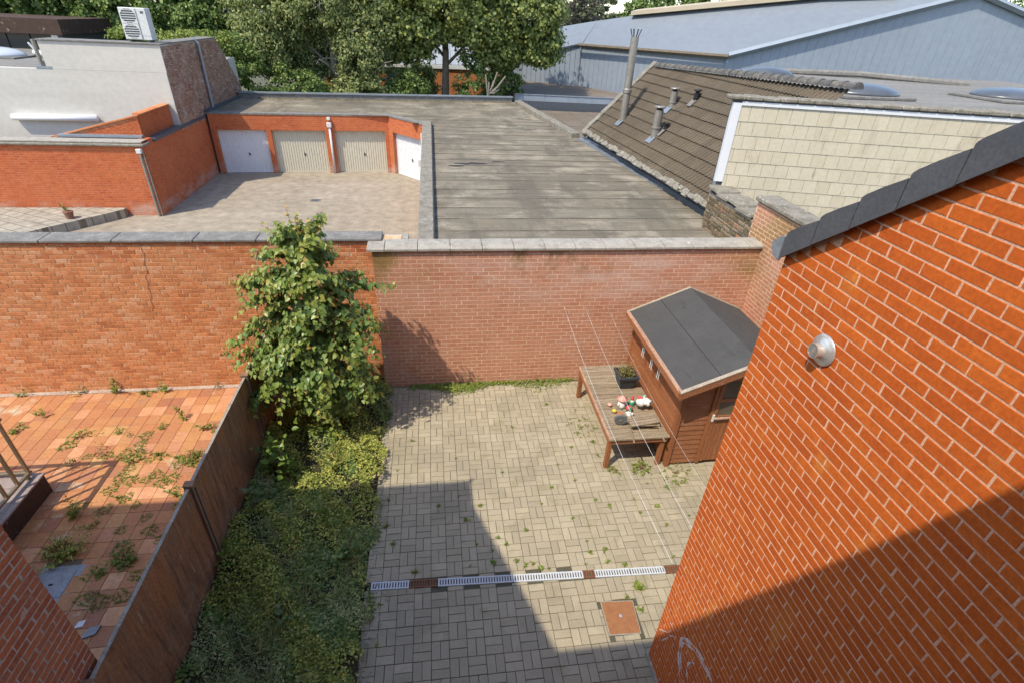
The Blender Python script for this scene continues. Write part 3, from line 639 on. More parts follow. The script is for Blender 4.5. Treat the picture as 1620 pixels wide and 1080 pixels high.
ck = MB(); ribbon(ck, [(2.36, .56), (2.41, .66), (2.55, .86), (2.60, .99), (2.61, 1.14), (2.54, 1.23), (2.43, 1.33), (2.29, 1.39), (2.19, 1.40), (2.07, 1.39), (1.9, 1.36)], .02, HX - .0086); ck.build('chalk_stroke', 'chalk', house)
ck = MB(); ribbon(ck, [(2.33, .6), (2.40, .74), (2.52, .9), (2.57, 1.03), (2.57, 1.13), (2.5, 1.21), (2.38, 1.31), (2.2, 1.36), (2.0, 1.36)], .012, HX - .0079); ck.build('chalk_stroke', 'chalk', house)
ck = MB(); ribbon(ck, [(2.28, .80), (2.32, .86), (2.38, .92), (2.41, 1.0), (2.40, 1.09), (2.34, 1.19)], .012, HX - .0086); ck.build('chalk_stroke', 'chalk', house)
ck = MB(); ribbon(ck, [(2.98, .65), (2.84, .84), (2.81, .92)], .006, HX - .0086); ck.build('chalk_stroke', 'chalk', house)
ck = MB(); ribbon(ck, [(2.88, .60), (2.81, .79), (2.78, .88), (2.69, 1.01)], .006, HX - .0086); ck.build('chalk_stroke', 'chalk', house)
ck = MB(); ribbon(ck, [(2.86, 1.0), (2.74, 1.02)], .004, HX - .0086); ck.build('chalk_stroke', 'chalk', house)

# neighbour's rear wing at the lower left
nb = thing('brick_house', 'dark red brick corner of the neighbouring house beside the brown fence', 'house', (-6, 1, 0))
MB().prism([(-3.0963, -8, -.05), (-3.0963, 2.86, -.05), (-3.0963, 2.86, 6.5), (-3.0963, 2.7, 6.55), (-3.0963, -.17, 8.1), (-3.0963, -4, 10.2), (-3.0963, -8, 8.1)], (-7.0, 0, 0)).build('wall', 'mortar_grey', nb)
fn = Frame((-3.1, 2.87, 0), (-3.1, -1.0, 0))
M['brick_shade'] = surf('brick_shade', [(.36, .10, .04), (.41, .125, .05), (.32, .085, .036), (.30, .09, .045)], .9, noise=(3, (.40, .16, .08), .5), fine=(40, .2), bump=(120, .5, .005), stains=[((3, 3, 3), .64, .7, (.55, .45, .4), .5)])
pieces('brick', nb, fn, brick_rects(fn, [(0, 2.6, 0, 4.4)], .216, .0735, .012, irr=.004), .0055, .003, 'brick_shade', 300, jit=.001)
MB().prism([(-3.06, 3.24, 6.55), (-3.06, 3.24, 6.68), (-3.06, 2.71, 6.71), (-3.06, -.17, 8.3), (-3.06, -4, 10.4), (-3.06, -8.2, 8.3), (-3.06, -8.2, 8.1), (-3.06, -4, 10.2), (-3.06, -.17, 8.1), (-3.06, 2.71, 6.55)], (-7.1, 0, 0)).build('roof', 'slate_dark', nb)
MB().tube([(-3.0, 3.28, 6.62), (-3.0, 3.3, 6.28)], .03, 6).build('gutter_bracket', 'zinc', nb)
MB().box(-3.12, -3.07, 2.88, 2.93, .0, 1.2).build('downpipe', 'metal_dark', nb)

# ------------------------------------------------------------------ neighbour's landing and railing
ln = thing('stair_landing', 'low dark brown landing block with grey tiles on the orange terrace', 'landing', (-6.9, 5, 0))
MB().box(-8.6, -5.88, 2.95, 6.36, -.01, .33).build('block', 'landing_side', ln)
for i in range(10):
    for j in range(12):
        x1 = -5.865 - i * .285; y1 = 6.375 - j * .285
        t = MB().box(x1 - .28, x1, y1 - .28, y1, .332, .36); t.build('floor_tile', 'landing_tile', ln)
rl = thing('railing', 'bronze metal railing with flat handrail on the low landing', 'railing', (-6.0, 5, .36))
MB().box(-6.035, -5.965, 2.9, 6.35, 1.40, 1.445).build('handrail', 'orange_rail', rl, bev=.006)
MB().box(-8.4, -6.036, 6.28, 6.35, 1.40, 1.445).build('handrail', 'orange_rail', rl, bev=.006)
MB().box(-6.025, -5.975, 2.9, 6.34, .42, .46).build('bottom_rail', 'orange_rail', rl, bev=.004)
MB().box(-8.4, -6.026, 6.29, 6.34, .42, .46).build('bottom_rail', 'orange_rail', rl, bev=.004)
y = 6.3
while y > 3:
    MB().box(-6.018, -5.982, y - .018, y + .018, .455, 1.405).build('baluster', 'orange_rail', rl); y -= .235
x = -6.25
while x > -8.4:
    MB().box(x - .018, x + .018, 6.297, 6.333, .455, 1.405).build('baluster', 'orange_rail', rl); x -= .235
for y in (6.25, 4.6): MB().box(-6.02, -5.98, y - .02, y + .02, .355, .42).build('foot', 'orange_rail', rl)

# ------------------------------------------------------------------ fence between garden and terrace
fence = thing('fence', 'brown scratched panel fence between orange terrace and overgrown bed', 'fence', (-3.02, 5.5, 0))
posts = [8.86, 7.06, 4.82, 2.60]
for a, b_ in zip(posts, posts[1:]):
    p = MB().box(-3.036, -3.004, b_ + .045, a - .045, -.05, 1.47); p.build('panel', 'panel_brown', fence)
    MB().box(-3.038, -3.002, b_ + .046, a - .046, 1.471, 1.48).build('panel_cap', 'cap_grey', fence)
for y in posts[1:]:
    p = MB().box(-3.07, -2.965, y - .045, y + .045, -.05, 1.50).build('post', 'post_brown', fence, bev=.008)
    MB().box(-2.9648, -2.963, y - .013, y + .013, 0, 1.45).build('slot', 'black', p)
    MB().box(-3.076, -2.959, y - .05, y + .05, 1.5015, 1.52).build('post_cap', 'panel_brown', p, bev=.006)

# ------------------------------------------------------------------ drain and covers on the patio
dr = thing('drain_channel', 'slotted drain channel of white and brown grates across the patio', 'drain', (1.05, 4.18, 0))
dd = Vector((DR1.x - DR0.x, DR1.y - DR0.y, 0)); dl = dd.length; du = dd.normalized(); dn = Vector((-du.y, du.x, 0))
def dpt(s, t, z): return Vector((DR0.x, DR0.y, z)) + du * s + dn * t
MB().hexa([dpt(-.02, -.055, -.05), dpt(dl + .3, -.055, -.05), dpt(dl + .3, .055, -.05), dpt(-.02, .055, -.05), dpt(-.02, -.055, -.013), dpt(dl + .3, -.055, -.013), dpt(dl + .3, .055, -.013), dpt(-.02, .055, -.013)]).build('trough', 'black', dr)
segs = [(0, .5, 0), (.5, .87, 1), (.87, 1.87, 0), (1.87, 2.83, 0), (2.83, 2.99, 1), (2.99, 3.5, 0), (3.5, 3.98, 0), (3.98, 4.4, 1)]
for a, b_, br in segs:
    m_ = MB()
    for t0, t1 in ((-.055, -.038), (.038, .055)):
        m_.hexa([dpt(a + .003, t0, -.012), dpt(b_ - .003, t0, -.012), dpt(b_ - .003, t1, -.012), dpt(a + .003, t1, -.012), dpt(a + .003, t0, .006), dpt(b_ - .003, t0, .006), dpt(b_ - .003, t1, .006), dpt(a + .003, t1, .006)])
    s = a + .004
    while s < b_ - .006:
        m_.hexa([dpt(s, -.038, -.008), dpt(s + .019, -.038, -.008), dpt(s + .019, .038, -.008), dpt(s, .038, -.008), dpt(s, -.038, .005), dpt(s + .019, -.038, .005), dpt(s + .019, .038, .005), dpt(s, .038, .005)])
        s += .036
    m_.build('grate', 'grate_brown' if br else 'grate_white', dr)
mh = thing('manhole_cover', 'square rusty brown manhole cover in the grey patio', 'cover', (2.16, 3.515, 0))
q = [(1.963, 3.736), (2.374, 3.71), (2.341, 3.30), (1.956, 3.318)]
def inset(q, f): c = (sum(p[0] for p in q) / 4, sum(p[1] for p in q) / 4); return [(c[0] + (p[0] - c[0]) * f, c[1] + (p[1] - c[1]) * f) for p in q]
def qprism(q, z0, z1): return MB().prism([(p[0], p[1], z0) for p in q][::-1], (0, 0, z1 - z0))
qprism(inset(q, 1.05), -.03, .002).build('frame', 'concrete', mh)
lid = qprism(inset(q, 1.0), -.02, .008).build('lid', 'rust_lid', mh, bev=.003)
qprism(inset(q, .8), .006, .011).build('raised_plate', 'rust_lid', lid, bev=.002)
MB().lathe([(.022, .010), (.022, .015), (.012, .017)], (2.16, 3.53, 0), 14).build('bolt', 'steel', lid)
gl = thing('manhole_cover', 'square pale grey inspection cover in the orange tiled terrace', 'cover', (-5.0, 4.72, 0))
MB().box(-5.29, -4.72, 4.44, 4.98, -.02, .0).build('frame', 'grey_lid', gl)
MB().box(-5.2, -4.8, 4.52, 4.9, -.01, .008).build('lid', 'grey_lid', gl, bev=.004)
MB().box(-5.03, -4.98, 4.69, 4.72, .006, .010).build('lifting_slot', 'black', gl)

# ------------------------------------------------------------------ shed
sh = thing('garden_shed', 'brown timber garden shed with grey felt roof on the patio', 'shed', (4.7, 7.05, 0))
SX0, SX1, SY0, SY1 = 3.75, 5.68, 6.02, 8.28
def roofz(x): return 2.26 - abs(x - 4.64) * .425
MB().prism([(SX0 + .02, SY0 + .02, .04), (SX1 - .02, SY0 + .02, .04), (SX1 - .02, SY0 + .02, roofz(SX1) - .03), (4.64, SY0 + .02, roofz(4.64) - .03), (SX0 + .02, SY0 + .02, roofz(SX0) - .03)], (0, SY1 - SY0 - .04, 0)).build('core', 'shed_wood_x', sh)
MB().box(SX0 + .03, SX1 - .03, SY0 + .03, SY1 - .03, .0, .05).build('base', 'soil', sh)
fs = Frame((SX0, SY0 + .02, 0), (SX0, SY1, 0))
v = .05
while v < 1.72:
    h = .118
    b_ = MB(); u0, u1 = .06, fs.len
    b_.prism([fs.pt(u0, v, .0), fs.pt(u0, v, .024), fs.pt(u0, v + h - .006, .012), fs.pt(u0, v + h - .006, .0)], fs.U * (u1 - u0)); b_.build('board', 'shed_wood', sh)
    v += h
ff = Frame((SX1, SY0, 0), (SX0, SY0, 0))       # u runs from right to left
DL = 4.32                                        # door's left edge
v = .05
while v < 2.0:
    h = .104
    xr = DL - .06
    b_ = MB(); zt = v + h - .006
    xl = SX0 + .05
    if zt < roofz(xl) - .04:
        b_.prism([(xl, SY0 + .02, v), (xl, SY0 - .004, v), (xl, SY0 + .008, zt), (xl, SY0 + .02, zt)], (xr - xl, 0, 0)); b_.build('board', 'shed_wood_x', sh)
    v += h
v = .05
for k in range(18):
    MB().box(5.3, SX1 - .05, SY0 - .002, SY0 + .018, v, v + .098).build('board', 'shed_wood_x', sh); v += .104
    if v > roofz(5.6) - .14: break
for x_, y_ in ((SX0 - .035, SY0 - .03), (SX1 - .04, SY0 - .03), (SX0 - .035, SY1 - .06)):
    MB().box(x_, x_ + .075, y_, y_ + .085, .0, 1.80).build('corner_post', 'shed_wood_z', sh, bev=.005)
# door: panelled below, dull glass above
door = MB().box(DL, 5.24, SY0 - .012, SY0 + .015, .09, 1.88).build('door', 'shed_wood_z', sh)
for x_ in (DL - .055, 5.24): MB().box(x_, x_ + .05, SY0 - .03, SY0 + .015, .05, 1.92).build('door_post', 'shed_wood_z', sh)
x_ = DL + .06
while x_ < 5.17:
    MB().box(x_, x_ + .066, SY0 - .026, SY0 - .013, .1, .98).build('door_plank', 'shed_wood_z', door); x_ += .072
for z0, z1 in ((.98, 1.08), (1.36, 1.42), (1.78, 1.88)): MB().box(DL + .005, 5.235, SY0 - .034, SY0 - .013, z0, z1).build('door_rail', 'shed_wood_x', door)
for x_ in (DL + .002, 5.18): MB().box(x_, x_ + .058, SY0 - .036, SY0 - .0132, .09, 1.88).build('door_stile', 'shed_wood_z', door)
MB().box(DL + .06, 5.18, SY0 - .018, SY0 - .0125, 1.08, 1.36).build('door_pane', 'window_dull', door)
MB().box(DL + .06, 5.18, SY0 - .018, SY0 - .0125, 1.42, 1.78).build('door_pane', 'window_dull', door)
MB().box(DL + .02, 5.2, SY0 - .075, SY0 - .04, 1.03, 1.065).build('window_sill', 'trim_worn', door, bev=.005)
MB().box(DL - .015, DL + .02, SY0 - .06, SY0 - .034, .98, 1.12).build('latch', 'plastic_white', door, bev=.004)
# roof of felt with worn boards along the edges
RY0, RY1, RX0, RX1 = 5.74, 8.22, 3.50, 5.78
def rs(a, b_, y0, y1, lift=.0, th=.03):
    return MB().prism([(a, y0, roofz(a) + lift - th), (b_, y0, roofz(b_) + lift - th), (b_, y0, roofz(b_) + lift), (a, y0, roofz(a) + lift)], (0, y1 - y0, 0))
rf = rs(RX0, 4.64, RY0, RY1).build('roof', 'trim_worn', sh)
rf2 = rs(4.64, RX1, RY0, RY1).build('roof', 'trim_worn', sh)
rs(RX0 + .045, 4.14, RY0 + .035, RY1 - .02, .006, .005).build('felt_sheet', 'felt_shed', rf)
rs(4.10, 4.64, RY0 + .035, RY1 - .02, .011, .005).build('felt_sheet', 'felt_shed', rf)
rs(4.096, 4.103, RY0 + .035, RY1 - .02, .013, .008).build('felt_edge', 'felt_seam', rf)
rs(4.64, RX1 - .03, RY0 + .035, RY1 - .02, .007, .005).build('felt_sheet', 'felt_shed', rf2)
for a, b_ in ((RX0, 4.64), (4.64, RX1)):
    MB().prism([(a, RY0 - .024, roofz(a) - .115), (b_, RY0 - .024, roofz(b_) - .115), (b_, RY0 - .024, roofz(b_) + .008), (a, RY0 - .024, roofz(a) + .008)], (0, .022, 0)).build('barge_board', 'shed_wood_x', sh)
    MB().prism([(a, RY0 - .03, roofz(a) + .0085), (b_, RY0 - .03, roofz(b_) + .0085), (b_, RY0 - .03, roofz(b_) + .024), (a, RY0 - .03, roofz(a) + .024)], (0, .062, 0)).build('edge_batten', 'trim_grey', sh)
    MB().prism([(a, RY1 - .03, roofz(a) + .006), (b_, RY1 - .03, roofz(b_) + .006), (b_, RY1 - .03, roofz(b_) + .022), (a, RY1 - .03, roofz(a) + .022)], (0, .045, 0)).build('edge_batten', 'trim_grey', sh)
MB().box(RX0 - .022, RX0 - .001, RY0, RY1, roofz(RX0) - .09, roofz(RX0) + .012).build('fascia', 'shed_wood', sh)
MB().box(RX0 - .024, RX0 + .045, RY0 + .033, RY1 - .032, roofz(RX0) + .0125, roofz(RX0) + .024).build('edge_batten', 'trim_worn', sh)
MB().tube([(3.98, SY0 - .03, 1.72), (3.98, SY0 - .06, 1.66)], .018, 8).build('small_lamp', 'steel', sh)

# wind chimes under the eave
for y_, z_, lab, c1 in ((7.42, 1.60, 'pale wind chime under the shed eave, farthest from the door', 'trim_grey'), (7.02, 1.62, 'wind chime with ochre top under the shed eave, middle of three', 'gn_yellow'), (6.70, 1.64, 'wind chime with yellow green top under the shed eave, nearest the door', 'leaf_weed')):
    w = thing('wind_chime', lab, 'wind chime', (3.60, y_, z_ - .05 - .3), 'wind chimes hanging under the shed eave')
    MB().lathe([(.004, .0), (.035, -.01), (.042, -.03), (.02, -.045)], (3.60, y_, z_ - .05 + .02), 12).build('top', c1, w, smooth=True)
    MB().tube([(3.60, y_, z_ - .05 + .1), (3.60, y_, z_ - .05 + .01)], .002, 4).build('cord', 'black', w)
    for a in range(4):
        x_ = 3.60 + .022 * math.cos(a * 1.57); yy = y_ + .022 * math.sin(a * 1.57); l_ = .13 + .03 * a
        MB().tube([(x_, yy, z_ - .08), (x_, yy, z_ - .08 - l_)], .007, 6).build('chime_tube', 'glassy', w)

# ------------------------------------------------------------------ table with clutter
tb = thing('garden_table', 'low weathered plank table with brown legs beside the shed', 'table', (3.2, 7.05, 0))
TX0, TX1, TY0, TY1, TZ = 2.66, 3.68, 6.02, 8.06, .69
y = TY0 + .03
while y < TY1 - .05:
    MB().box(TX0 + .035, TX1 - .01, y, y + .094, TZ - .026 + rng.uniform(-.002, .002), TZ + rng.uniform(-.003, .002)).build('plank', 'bench_plank', tb, bev=.003); y += .1015
MB().box(TX0 - .005, TX0 + .032, TY0, TY1, TZ - .035, TZ + .004).build('edge_board', 'trim_worn', tb, bev=.004)
MB().box(TX0 - .004, TX1, TY0 - .03, TY0 + .027, TZ - .033, TZ + .003).build('edge_board', 'bench_plank', tb, bev=.004)
MB().box(TX0 + .003, TX0 + .03, TY0 + .03, TY1 - .02, TZ - .13, TZ - .037).build('apron', 'shed_wood', tb)
MB().box(TX0 + .03, TX1 - .02, TY0 + .0, TY0 + .026, TZ - .13, TZ - .035).build('apron', 'shed_wood_x', tb)
for x_, y_ in ((TX0 + .008, TY0 + .028), (TX0 + .008, TY1 - .1), (TX1 - .1, TY0 + .028), (TX1 - .1, TY1 - .1)):
    MB().box(x_, x_ + .075, y_, y_ + .075, 0, TZ - .028).build('leg', 'shed_wood_z', tb, bev=.005)

pt_ = thing('planter', 'dark grey square planter with dry stalks on the table', 'planter', (3.36, 7.42, TZ))
def sqpot(cx, cy, z0, b0, b1, h, t):
    m_ = MB()
    o = [(-1, -1), (1, -1), (1, 1), (-1, 1)]
    L0 = [(cx + a * b0, cy + b_ * b0, z0) for a, b_ in o]; L1 = [(cx + a * b1, cy + b_ * b1, z0 + h) for a, b_ in o]
    L2 = [(cx + a * (b1 - t), cy + b_ * (b1 - t), z0 + h) for a, b_ in o]; L3 = [(cx + a * (b1 - t) * .95, cy + b_ * (b1 - t) * .95, z0 + h - .07) for a, b_ in o]
    m_.add(L0 + L1 + L2 + L3, [(0, 1, 2, 3)] + [(k * 4 + i, k * 4 + (i + 1) % 4, k * 4 + 4 + (i + 1) % 4, k * 4 + 4 + i) for k in range(3) for i in range(4)])
    return m_
pot = sqpot(3.36, 7.42, TZ + .003, .115, .175, .27, .02).build('pot', 'planter_plastic', pt_)
rim = MB()
for a, b_, c, d in ((-.185, .185, -.185, -.155), (-.185, .185, .155, .185), (-.185, -.155, -.155, .155), (.155, .185, -.155, .155)): rim.box(3.36 + a, 3.36 + b_, 7.42 + c, 7.42 + d, TZ + .24, TZ + .285)
rim.build('rim', 'planter_plastic', pot)
MB().box(3.36 - .15, 3.36 + .15, 7.42 - .15, 7.42 + .15, TZ + .19, TZ + .225).build('soil', 'soil', pt_)
def stalks(n, c, r, h, spread, shape, size, seed, perleaf=6):
    q = np.random.RandomState(seed); V = []; F = []; off = 0
    P = []; D = []; N = []; Sz = []
    for i in range(n):
        a = q.uniform(0, 6.28); rr = r * math.sqrt(q.uniform()); b0 = np.array([c[0] + rr * math.cos(a), c[1] + rr * math.sin(a), c[2]])
        d = np.array([q.normal() * spread, q.normal() * spread, 1.0]); d /= np.linalg.norm(d); hh = h * q.uniform(.5, 1.1)
        bend = q.normal(size=3) * .25; bend[2] = -abs(bend[2]) * .5
        for k in range(perleaf):
            t = (k + .6) / perleaf; p = b0 + d * hh * t + bend * hh * t * t
            ld = np.array([q.normal(), q.normal(), .5]); P.append(p); D.append(ld); N.append(q.normal(size=3) * .4 + [0, 0, 1]); Sz.append(size * q.uniform(.6, 1.2) * (1.1 - .5 * t))
        # stem as a thin blade
        V.append(np.array([b0, b0 + [.0025, .0025, 0], b0 + d * hh + bend * hh + [.001, .001, 0], b0 + d * hh + bend * hh])); F.append(np.array([[0, 1, 2, 3]]) + off); off += 4
    lv, lf = leaves(np.array(P), np.array(D), np.array(N), np.array(Sz), shape)
    V.append(lv); F.append(lf + off)
    return np.concatenate(V), np.concatenate(F)
def plantmesh(name, mat, *a, **k):
    V, F = stalks(*a, **k); return fast_mesh(name, V, F, mat)
o = link('dry_stalks', plantmesh('dry_stalks', 'leaf_weed_dry', 60, (0, 0, .22), .13, .34, .35, DIAM, .04, 5), pt_)
o = link('green_shoots', plantmesh('green_shoots', 'leaf_weed', 40, (0, 0, .22), .12, .22, .3, OVAL, .035, 6), pt_)

# figurines
def gnome(loc, s, hat, coat, lab, lie=0.0, rz=0.0, hatcone=True):
    t = thing('gnome_figurine', lab, 'figurine', loc, 'ornaments heaped on the plank table')
    L = Vector(loc); Rm = Matrix.Rotation(rz, 3, 'Z') @ Matrix.Rotation(lie, 3, 'X')
    def bl(name, prof, mat, c=(0, 0, 0), sx=1, sy=1, n=14, ax=(0, 0, 1)):
        m_ = MB().lathe([(r * s, h * s) for r, h in prof], Vector(c) * s, n, ax, sx, sy); m_.v = [tuple(Rm @ Vector(p) + L + Vector((0, 0, .045 * s * 4 * (lie != 0)))) for p in m_.v]
        return m_.build(name, mat, t, smooth=True)
    bl('body', [(.03, 0), (.075, .01), (.085, .06), (.07, .12), (.045, .155)], coat)
    bl('beard', [(.01, .06), (.045, .09), (.055, .15), (.04, .19), (.01, .2)], 'gn_white', (0, -.03, 0), 1, .6)
    bl('face', [(.005, .14), (.035, .15), (.045, .18), (.035, .21), (.005, .22)], 'gn_pink')
    bl('hat', [(.05, .2), (.055, .205), (.04, .24), (.02, .3), (.003, .35)] if hatcone else [(.02, .19), (.1, .2), (.105, .215), (.06, .235), (.05, .265), (.01, .275)], hat)
    for k in (-1, 1):
        bl('boot', [(.01, 0), (.032, .005), (.03, .035), (.005, .045)], 'gn_grey', (k * .04, -.05, 0), .8, 1.3)
        bl('arm', [(.012, .06), (.026, .08), (.022, .13), (.008, .145)], coat, (k * .085, -.01, 0))
    return t
gnome((3.10, 6.80, TZ), .85, 'gn_pink', 'gn_white', 'white gnome figurine with wide pink brimmed hat on the table', 0, .4, False)
gnome((3.30, 6.84, TZ), .62, 'gn_red', 'gn_green', 'small gnome figurine with pointed red hat next to the planter')
gnome((3.16, 6.55, TZ), .6, 'gn_green', 'gn_white', 'gnome figurine in white and green cap behind the toy barrow', 0, -.3)
gnome((3.36, 6.66, TZ), .8, 'gn_teal', 'gn_white', 'white gnome figurine lying on its back on the table', 1.35, 2.4)
gnome((3.56, 6.66, TZ), .8, 'gn_red', 'gn_white', 'white gnome figurine with red hat fallen over against the shed', -1.3, .9)
def mushroom(loc, s, cap, lab):
    t = thing('mushroom_figurine', lab, 'figurine', loc, 'ornaments heaped on the plank table')
    MB().lathe([(.03 * s, 0), (.035 * s, .01 * s), (.022 * s, .07 * s), (.02 * s, .09 * s)], loc, 12).build('stem', 'gn_white', t, smooth=True)
    c = MB().lathe([(.02 * s, .078 * s), (.085 * s, .075 * s), (.08 * s, .1 * s), (.055 * s, .13 * s), (.02 * s, .147 * s), (.003, .15 * s)], loc, 16).build('cap', cap, t, smooth=True)
    for k in range(5):
        a = k * 1.26; MB().lathe([(.001, 0), (.011 * s, .004 * s), (.001, .008 * s)], (loc[0] + .05 * s * math.cos(a), loc[1] + .05 * s * math.sin(a), loc[2] + .125 * s), 8).build('spot', 'gn_white', c)
mushroom((3.20, 6.68, TZ), .75, 'gn_red', 'red spotted mushroom figurine in the heap on the table')
mushroom((2.93, 6.66, TZ), .5, 'gn_yellow', 'small yellow mushroom figurine at the edge of the heap')
mushroom((2.90, 6.83, TZ), .5, 'gn_pink', 'small pink mushroom figurine on the plank table')
t = thing('flower_pot', 'small round orange pot beside the toy barrow wheel', 'pot', (2.98, 6.50, TZ))
MB().lathe([(.032, 0), (.045, .01), (.06, .06), (.05, .1), (.035, .11), (.03, .105)], (2.98, 6.50, TZ), 16).build('pot', 'gn_orange', t, smooth=True)
MB().lathe([(.034, .108), (.04, .112), (.034, .118)], (2.98, 6.50, TZ), 16).build('pot_rim', 'gn_orange', t)
# toy barrow
wb = thing('toy_wheelbarrow', 'small wooden toy wheelbarrow with dark wheel on the plank table', 'wheelbarrow', (3.25, 6.2, TZ))
MB().lathe([(.09, -.02), (.105, -.018), (.105, .018), (.09, .02)], (2.93, 6.34, TZ + .115), 18, (.25, 1, .1)).build('wheel', 'gn_grey', wb)
MB().lathe([(.02, -.03), (.02, .03)], (2.93, 6.34, TZ + .115), 8, (.25, 1, .1)).build('hub', 'bench_plank', wb)
for k, y_ in enumerate((6.155, 6.215, 6.275, 6.335)):
    MB().hexa([(3.06, y_, TZ + .10), (3.56, y_ + .04, TZ + .13), (3.56, y_ + .092, TZ + .13), (3.06, y_ + .052, TZ + .10), (3.06, y_, TZ + .12), (3.56, y_ + .04, TZ + .15), (3.56, y_ + .092, TZ + .15), (3.06, y_ + .052, TZ + .12)]).build('tray_plank', 'bench_plank', wb)
MB().tube([(3.02, 6.20, TZ + .10), (3.55, 6.17, TZ + .095)], .014, 6).build('side_rail', 'bench_plank', wb)
MB().tube([(3.04, 6.16, TZ + .07), (3.02, 5.86, TZ + .03)], .014, 6).build('handle', 'bench_plank', wb)
MB().tube([(3.54, 6.22, TZ + .09), (3.53, 5.86, TZ + .02)], .014, 6).build('handle', 'bench_plank', wb)
for x_ in (3.12, 3.48): MB().box(x_ - .015, x_ + .015, 6.3, 6.33, TZ + .001, TZ + .11).build('leg', 'bench_plank', wb)
MB().tube([(2.93, 6.34, TZ + .115), (3.1, 6.26, TZ + .10)], .01, 6).build('fork', 'gn_grey', wb)

# washing lines
for x_, lab in ((2.38, 'white washing line nearest the middle of the patio'), (2.79, 'middle white washing line passing over the plank table'), (3.23, 'thin washing line passing close to the shed')):
    w = thing('washing_line', lab, 'line', (x_, 8.55, 1.68), 'washing lines over the patio')
    pts = [(x_ - .005 * k + .012, 8.57 + (3.04 - 8.57) * k / 24, 1.68 + .07 * k / 24 - .16 * (1 - (k / 12 - 1) ** 2)) for k in range(25)]
    MB().tube(pts, .0019 if x_ < 3 else .0011, 5).build('cord', 'wire', w)
    MB().tube([(x_ + .01, 8.605, 1.68), (x_ + .01, 8.555, 1.68), (x_ + .01, 8.545, 1.70)], .006, 6).build('hook', 'steel', w)

# ------------------------------------------------------------------ garage block with flat felt roof
ga = thing('garage_block', 'flat roofed brick garage row with four up and over doors around the yard', 'garage', (0, 20, 0))
A0, A1, A2 = Vector((-9.2, 24.6, 0)), Vector((-1.95, 25.08, 0)), Vector((-.40, 23.2, 0))
def xr(y): return 6.72 + (y - 9.6) * (5.53 - 6.72) / (21.1 - 9.6) if y < 21.1 else 5.53 + (y - 21.1) * (4.49 - 5.53) / 8.0
RZ = 2.45
def ybk(x): return 29.0 + (x + 9.2) * .098
fg = Frame(A1, A0); fc4 = Frame(A2, A1)
# solid body set back behind the doors
MB().prism([(-9.15, 24.92, -.02), (-9.15, ybk(-9.15), -.02), (4.4, ybk(4.4), -.02), (5.5, 21.1, -.02), (6.7, 9.3, -.02), (-.34, 9.3, -.02), (-.30, 23.45, -.02), (-1.85, 25.42, -.02)], (0, 0, RZ - .01)).build('body', 'mortar_yard', ga)
FT = 2.41; DT = 1.80
dw = lambda xa, xb: (fg.len * (A1.x - xb) / (A1.x - A0.x), fg.len * (A1.x - xa) / (A1.x - A0.x))
doors = [dw(-9.0, -7.05), dw(-6.85, -4.66), dw(-4.28, -2.12)]
prev = 0.0; rects = [(0, fg.len, DT, FT)]
for u0, u1 in doors[::-1]:
    rects.append((prev, u0, 0, DT)); prev = u1
rects.append((prev, fg.len, 0, DT))
bs = MB()
for r in rects: fbox(bs, fg, r[0], r[1], r[2], r[3], -.3, .0042)
bs.build('front_core', 'mortar_yard', ga)
pieces('brick', ga, fg, brick_rects(fg, rects, .2, .075, .011, irr=.003), .006, .002, 'brick_yard', 150, jit=.0007)
u4a, u4b = .16, fc4.len - .28
r4 = [(0, fc4.len, DT, FT), (0, u4a, 0, DT), (u4b, fc4.len, 0, DT)]
bs = MB()
for r in r4: fbox(bs, fc4, r[0], r[1], r[2], r[3], -.3, .0042)
bs.build('front_core', 'mortar_yard', ga)
pieces('brick', ga, fc4, brick_rects(fc4, r4, .2, .075, .011, irr=.003), .006, .002, 'brick_yard', 20, jit=.0007)
def gdoor(fr, u0, u1, mat, lab):
    fr_ = MB(); w0, w1 = -.20, -.17
    d = fbox(MB(), fr, u0 + .01, u1 - .01, .01, DT - .01, -.235, -.20).build('garage_door', mat, ga)
    d['label'] = lab
    n = 20; sw = (u1 - u0 - .1) / n; rb = MB()
    for k in range(n):
        a = u0 + .05 + k * sw
        rb.prism([fr.pt(a + .012, .05, -.2), fr.pt(a + .024, .05, -.178), fr.pt(a + sw - .024, .05, -.178), fr.pt(a + sw - .012, .05, -.2)], Z * (DT - .1))
    rb.build('ribbed_sheet', mat, d)
    b_ = MB(); fbox(b_, fr, u0 + .005, u0 + .05, 0.005, DT - .005, -.2, -.172); fbox(b_, fr, u1 - .05, u1 - .005, .005, DT - .005, -.2, -.172); fbox(b_, fr, u0 + .05, u1 - .05, DT - .05, DT - .005, -.2, -.172); fbox(b_, fr, u0 + .05, u1 - .05, .005, .05, -.2, -.172)
    b_.build('door_frame', mat, d)
    uc = (u0 + u1) / 2 - .1
    h = MB(); h.obox(fr.pt(uc, .78, -.165), fr.U, fr.N, fr.V, .02, .012, .06); h.obox(fr.pt(uc - .03, .80, -.15), (fr.U + fr.V).normalized(), fr.N, (fr.V - fr.U).normalized(), .05, .01, .012)
    h.build('handle', 'black', d)
gdoor(fg, *doors[0], 'door_white', 'white ribbed door half in shade at the left end of the row')
gdoor(fg, *doors[1], 'door_cream', 'cream ribbed door left of the white downpipe')
gdoor(fg, *doors[2], 'door_cream', 'cream ribbed door right of the white downpipe')
gdoor(fc4, u4a, u4b, 'door_white', 'white door on the angled end of the row')
# wall along the yard below the parapet
MB().box(-.36, -.20, 9.2, 23.2, -.02, RZ).build('yard_side_wall', 'mortar_yard', ga)
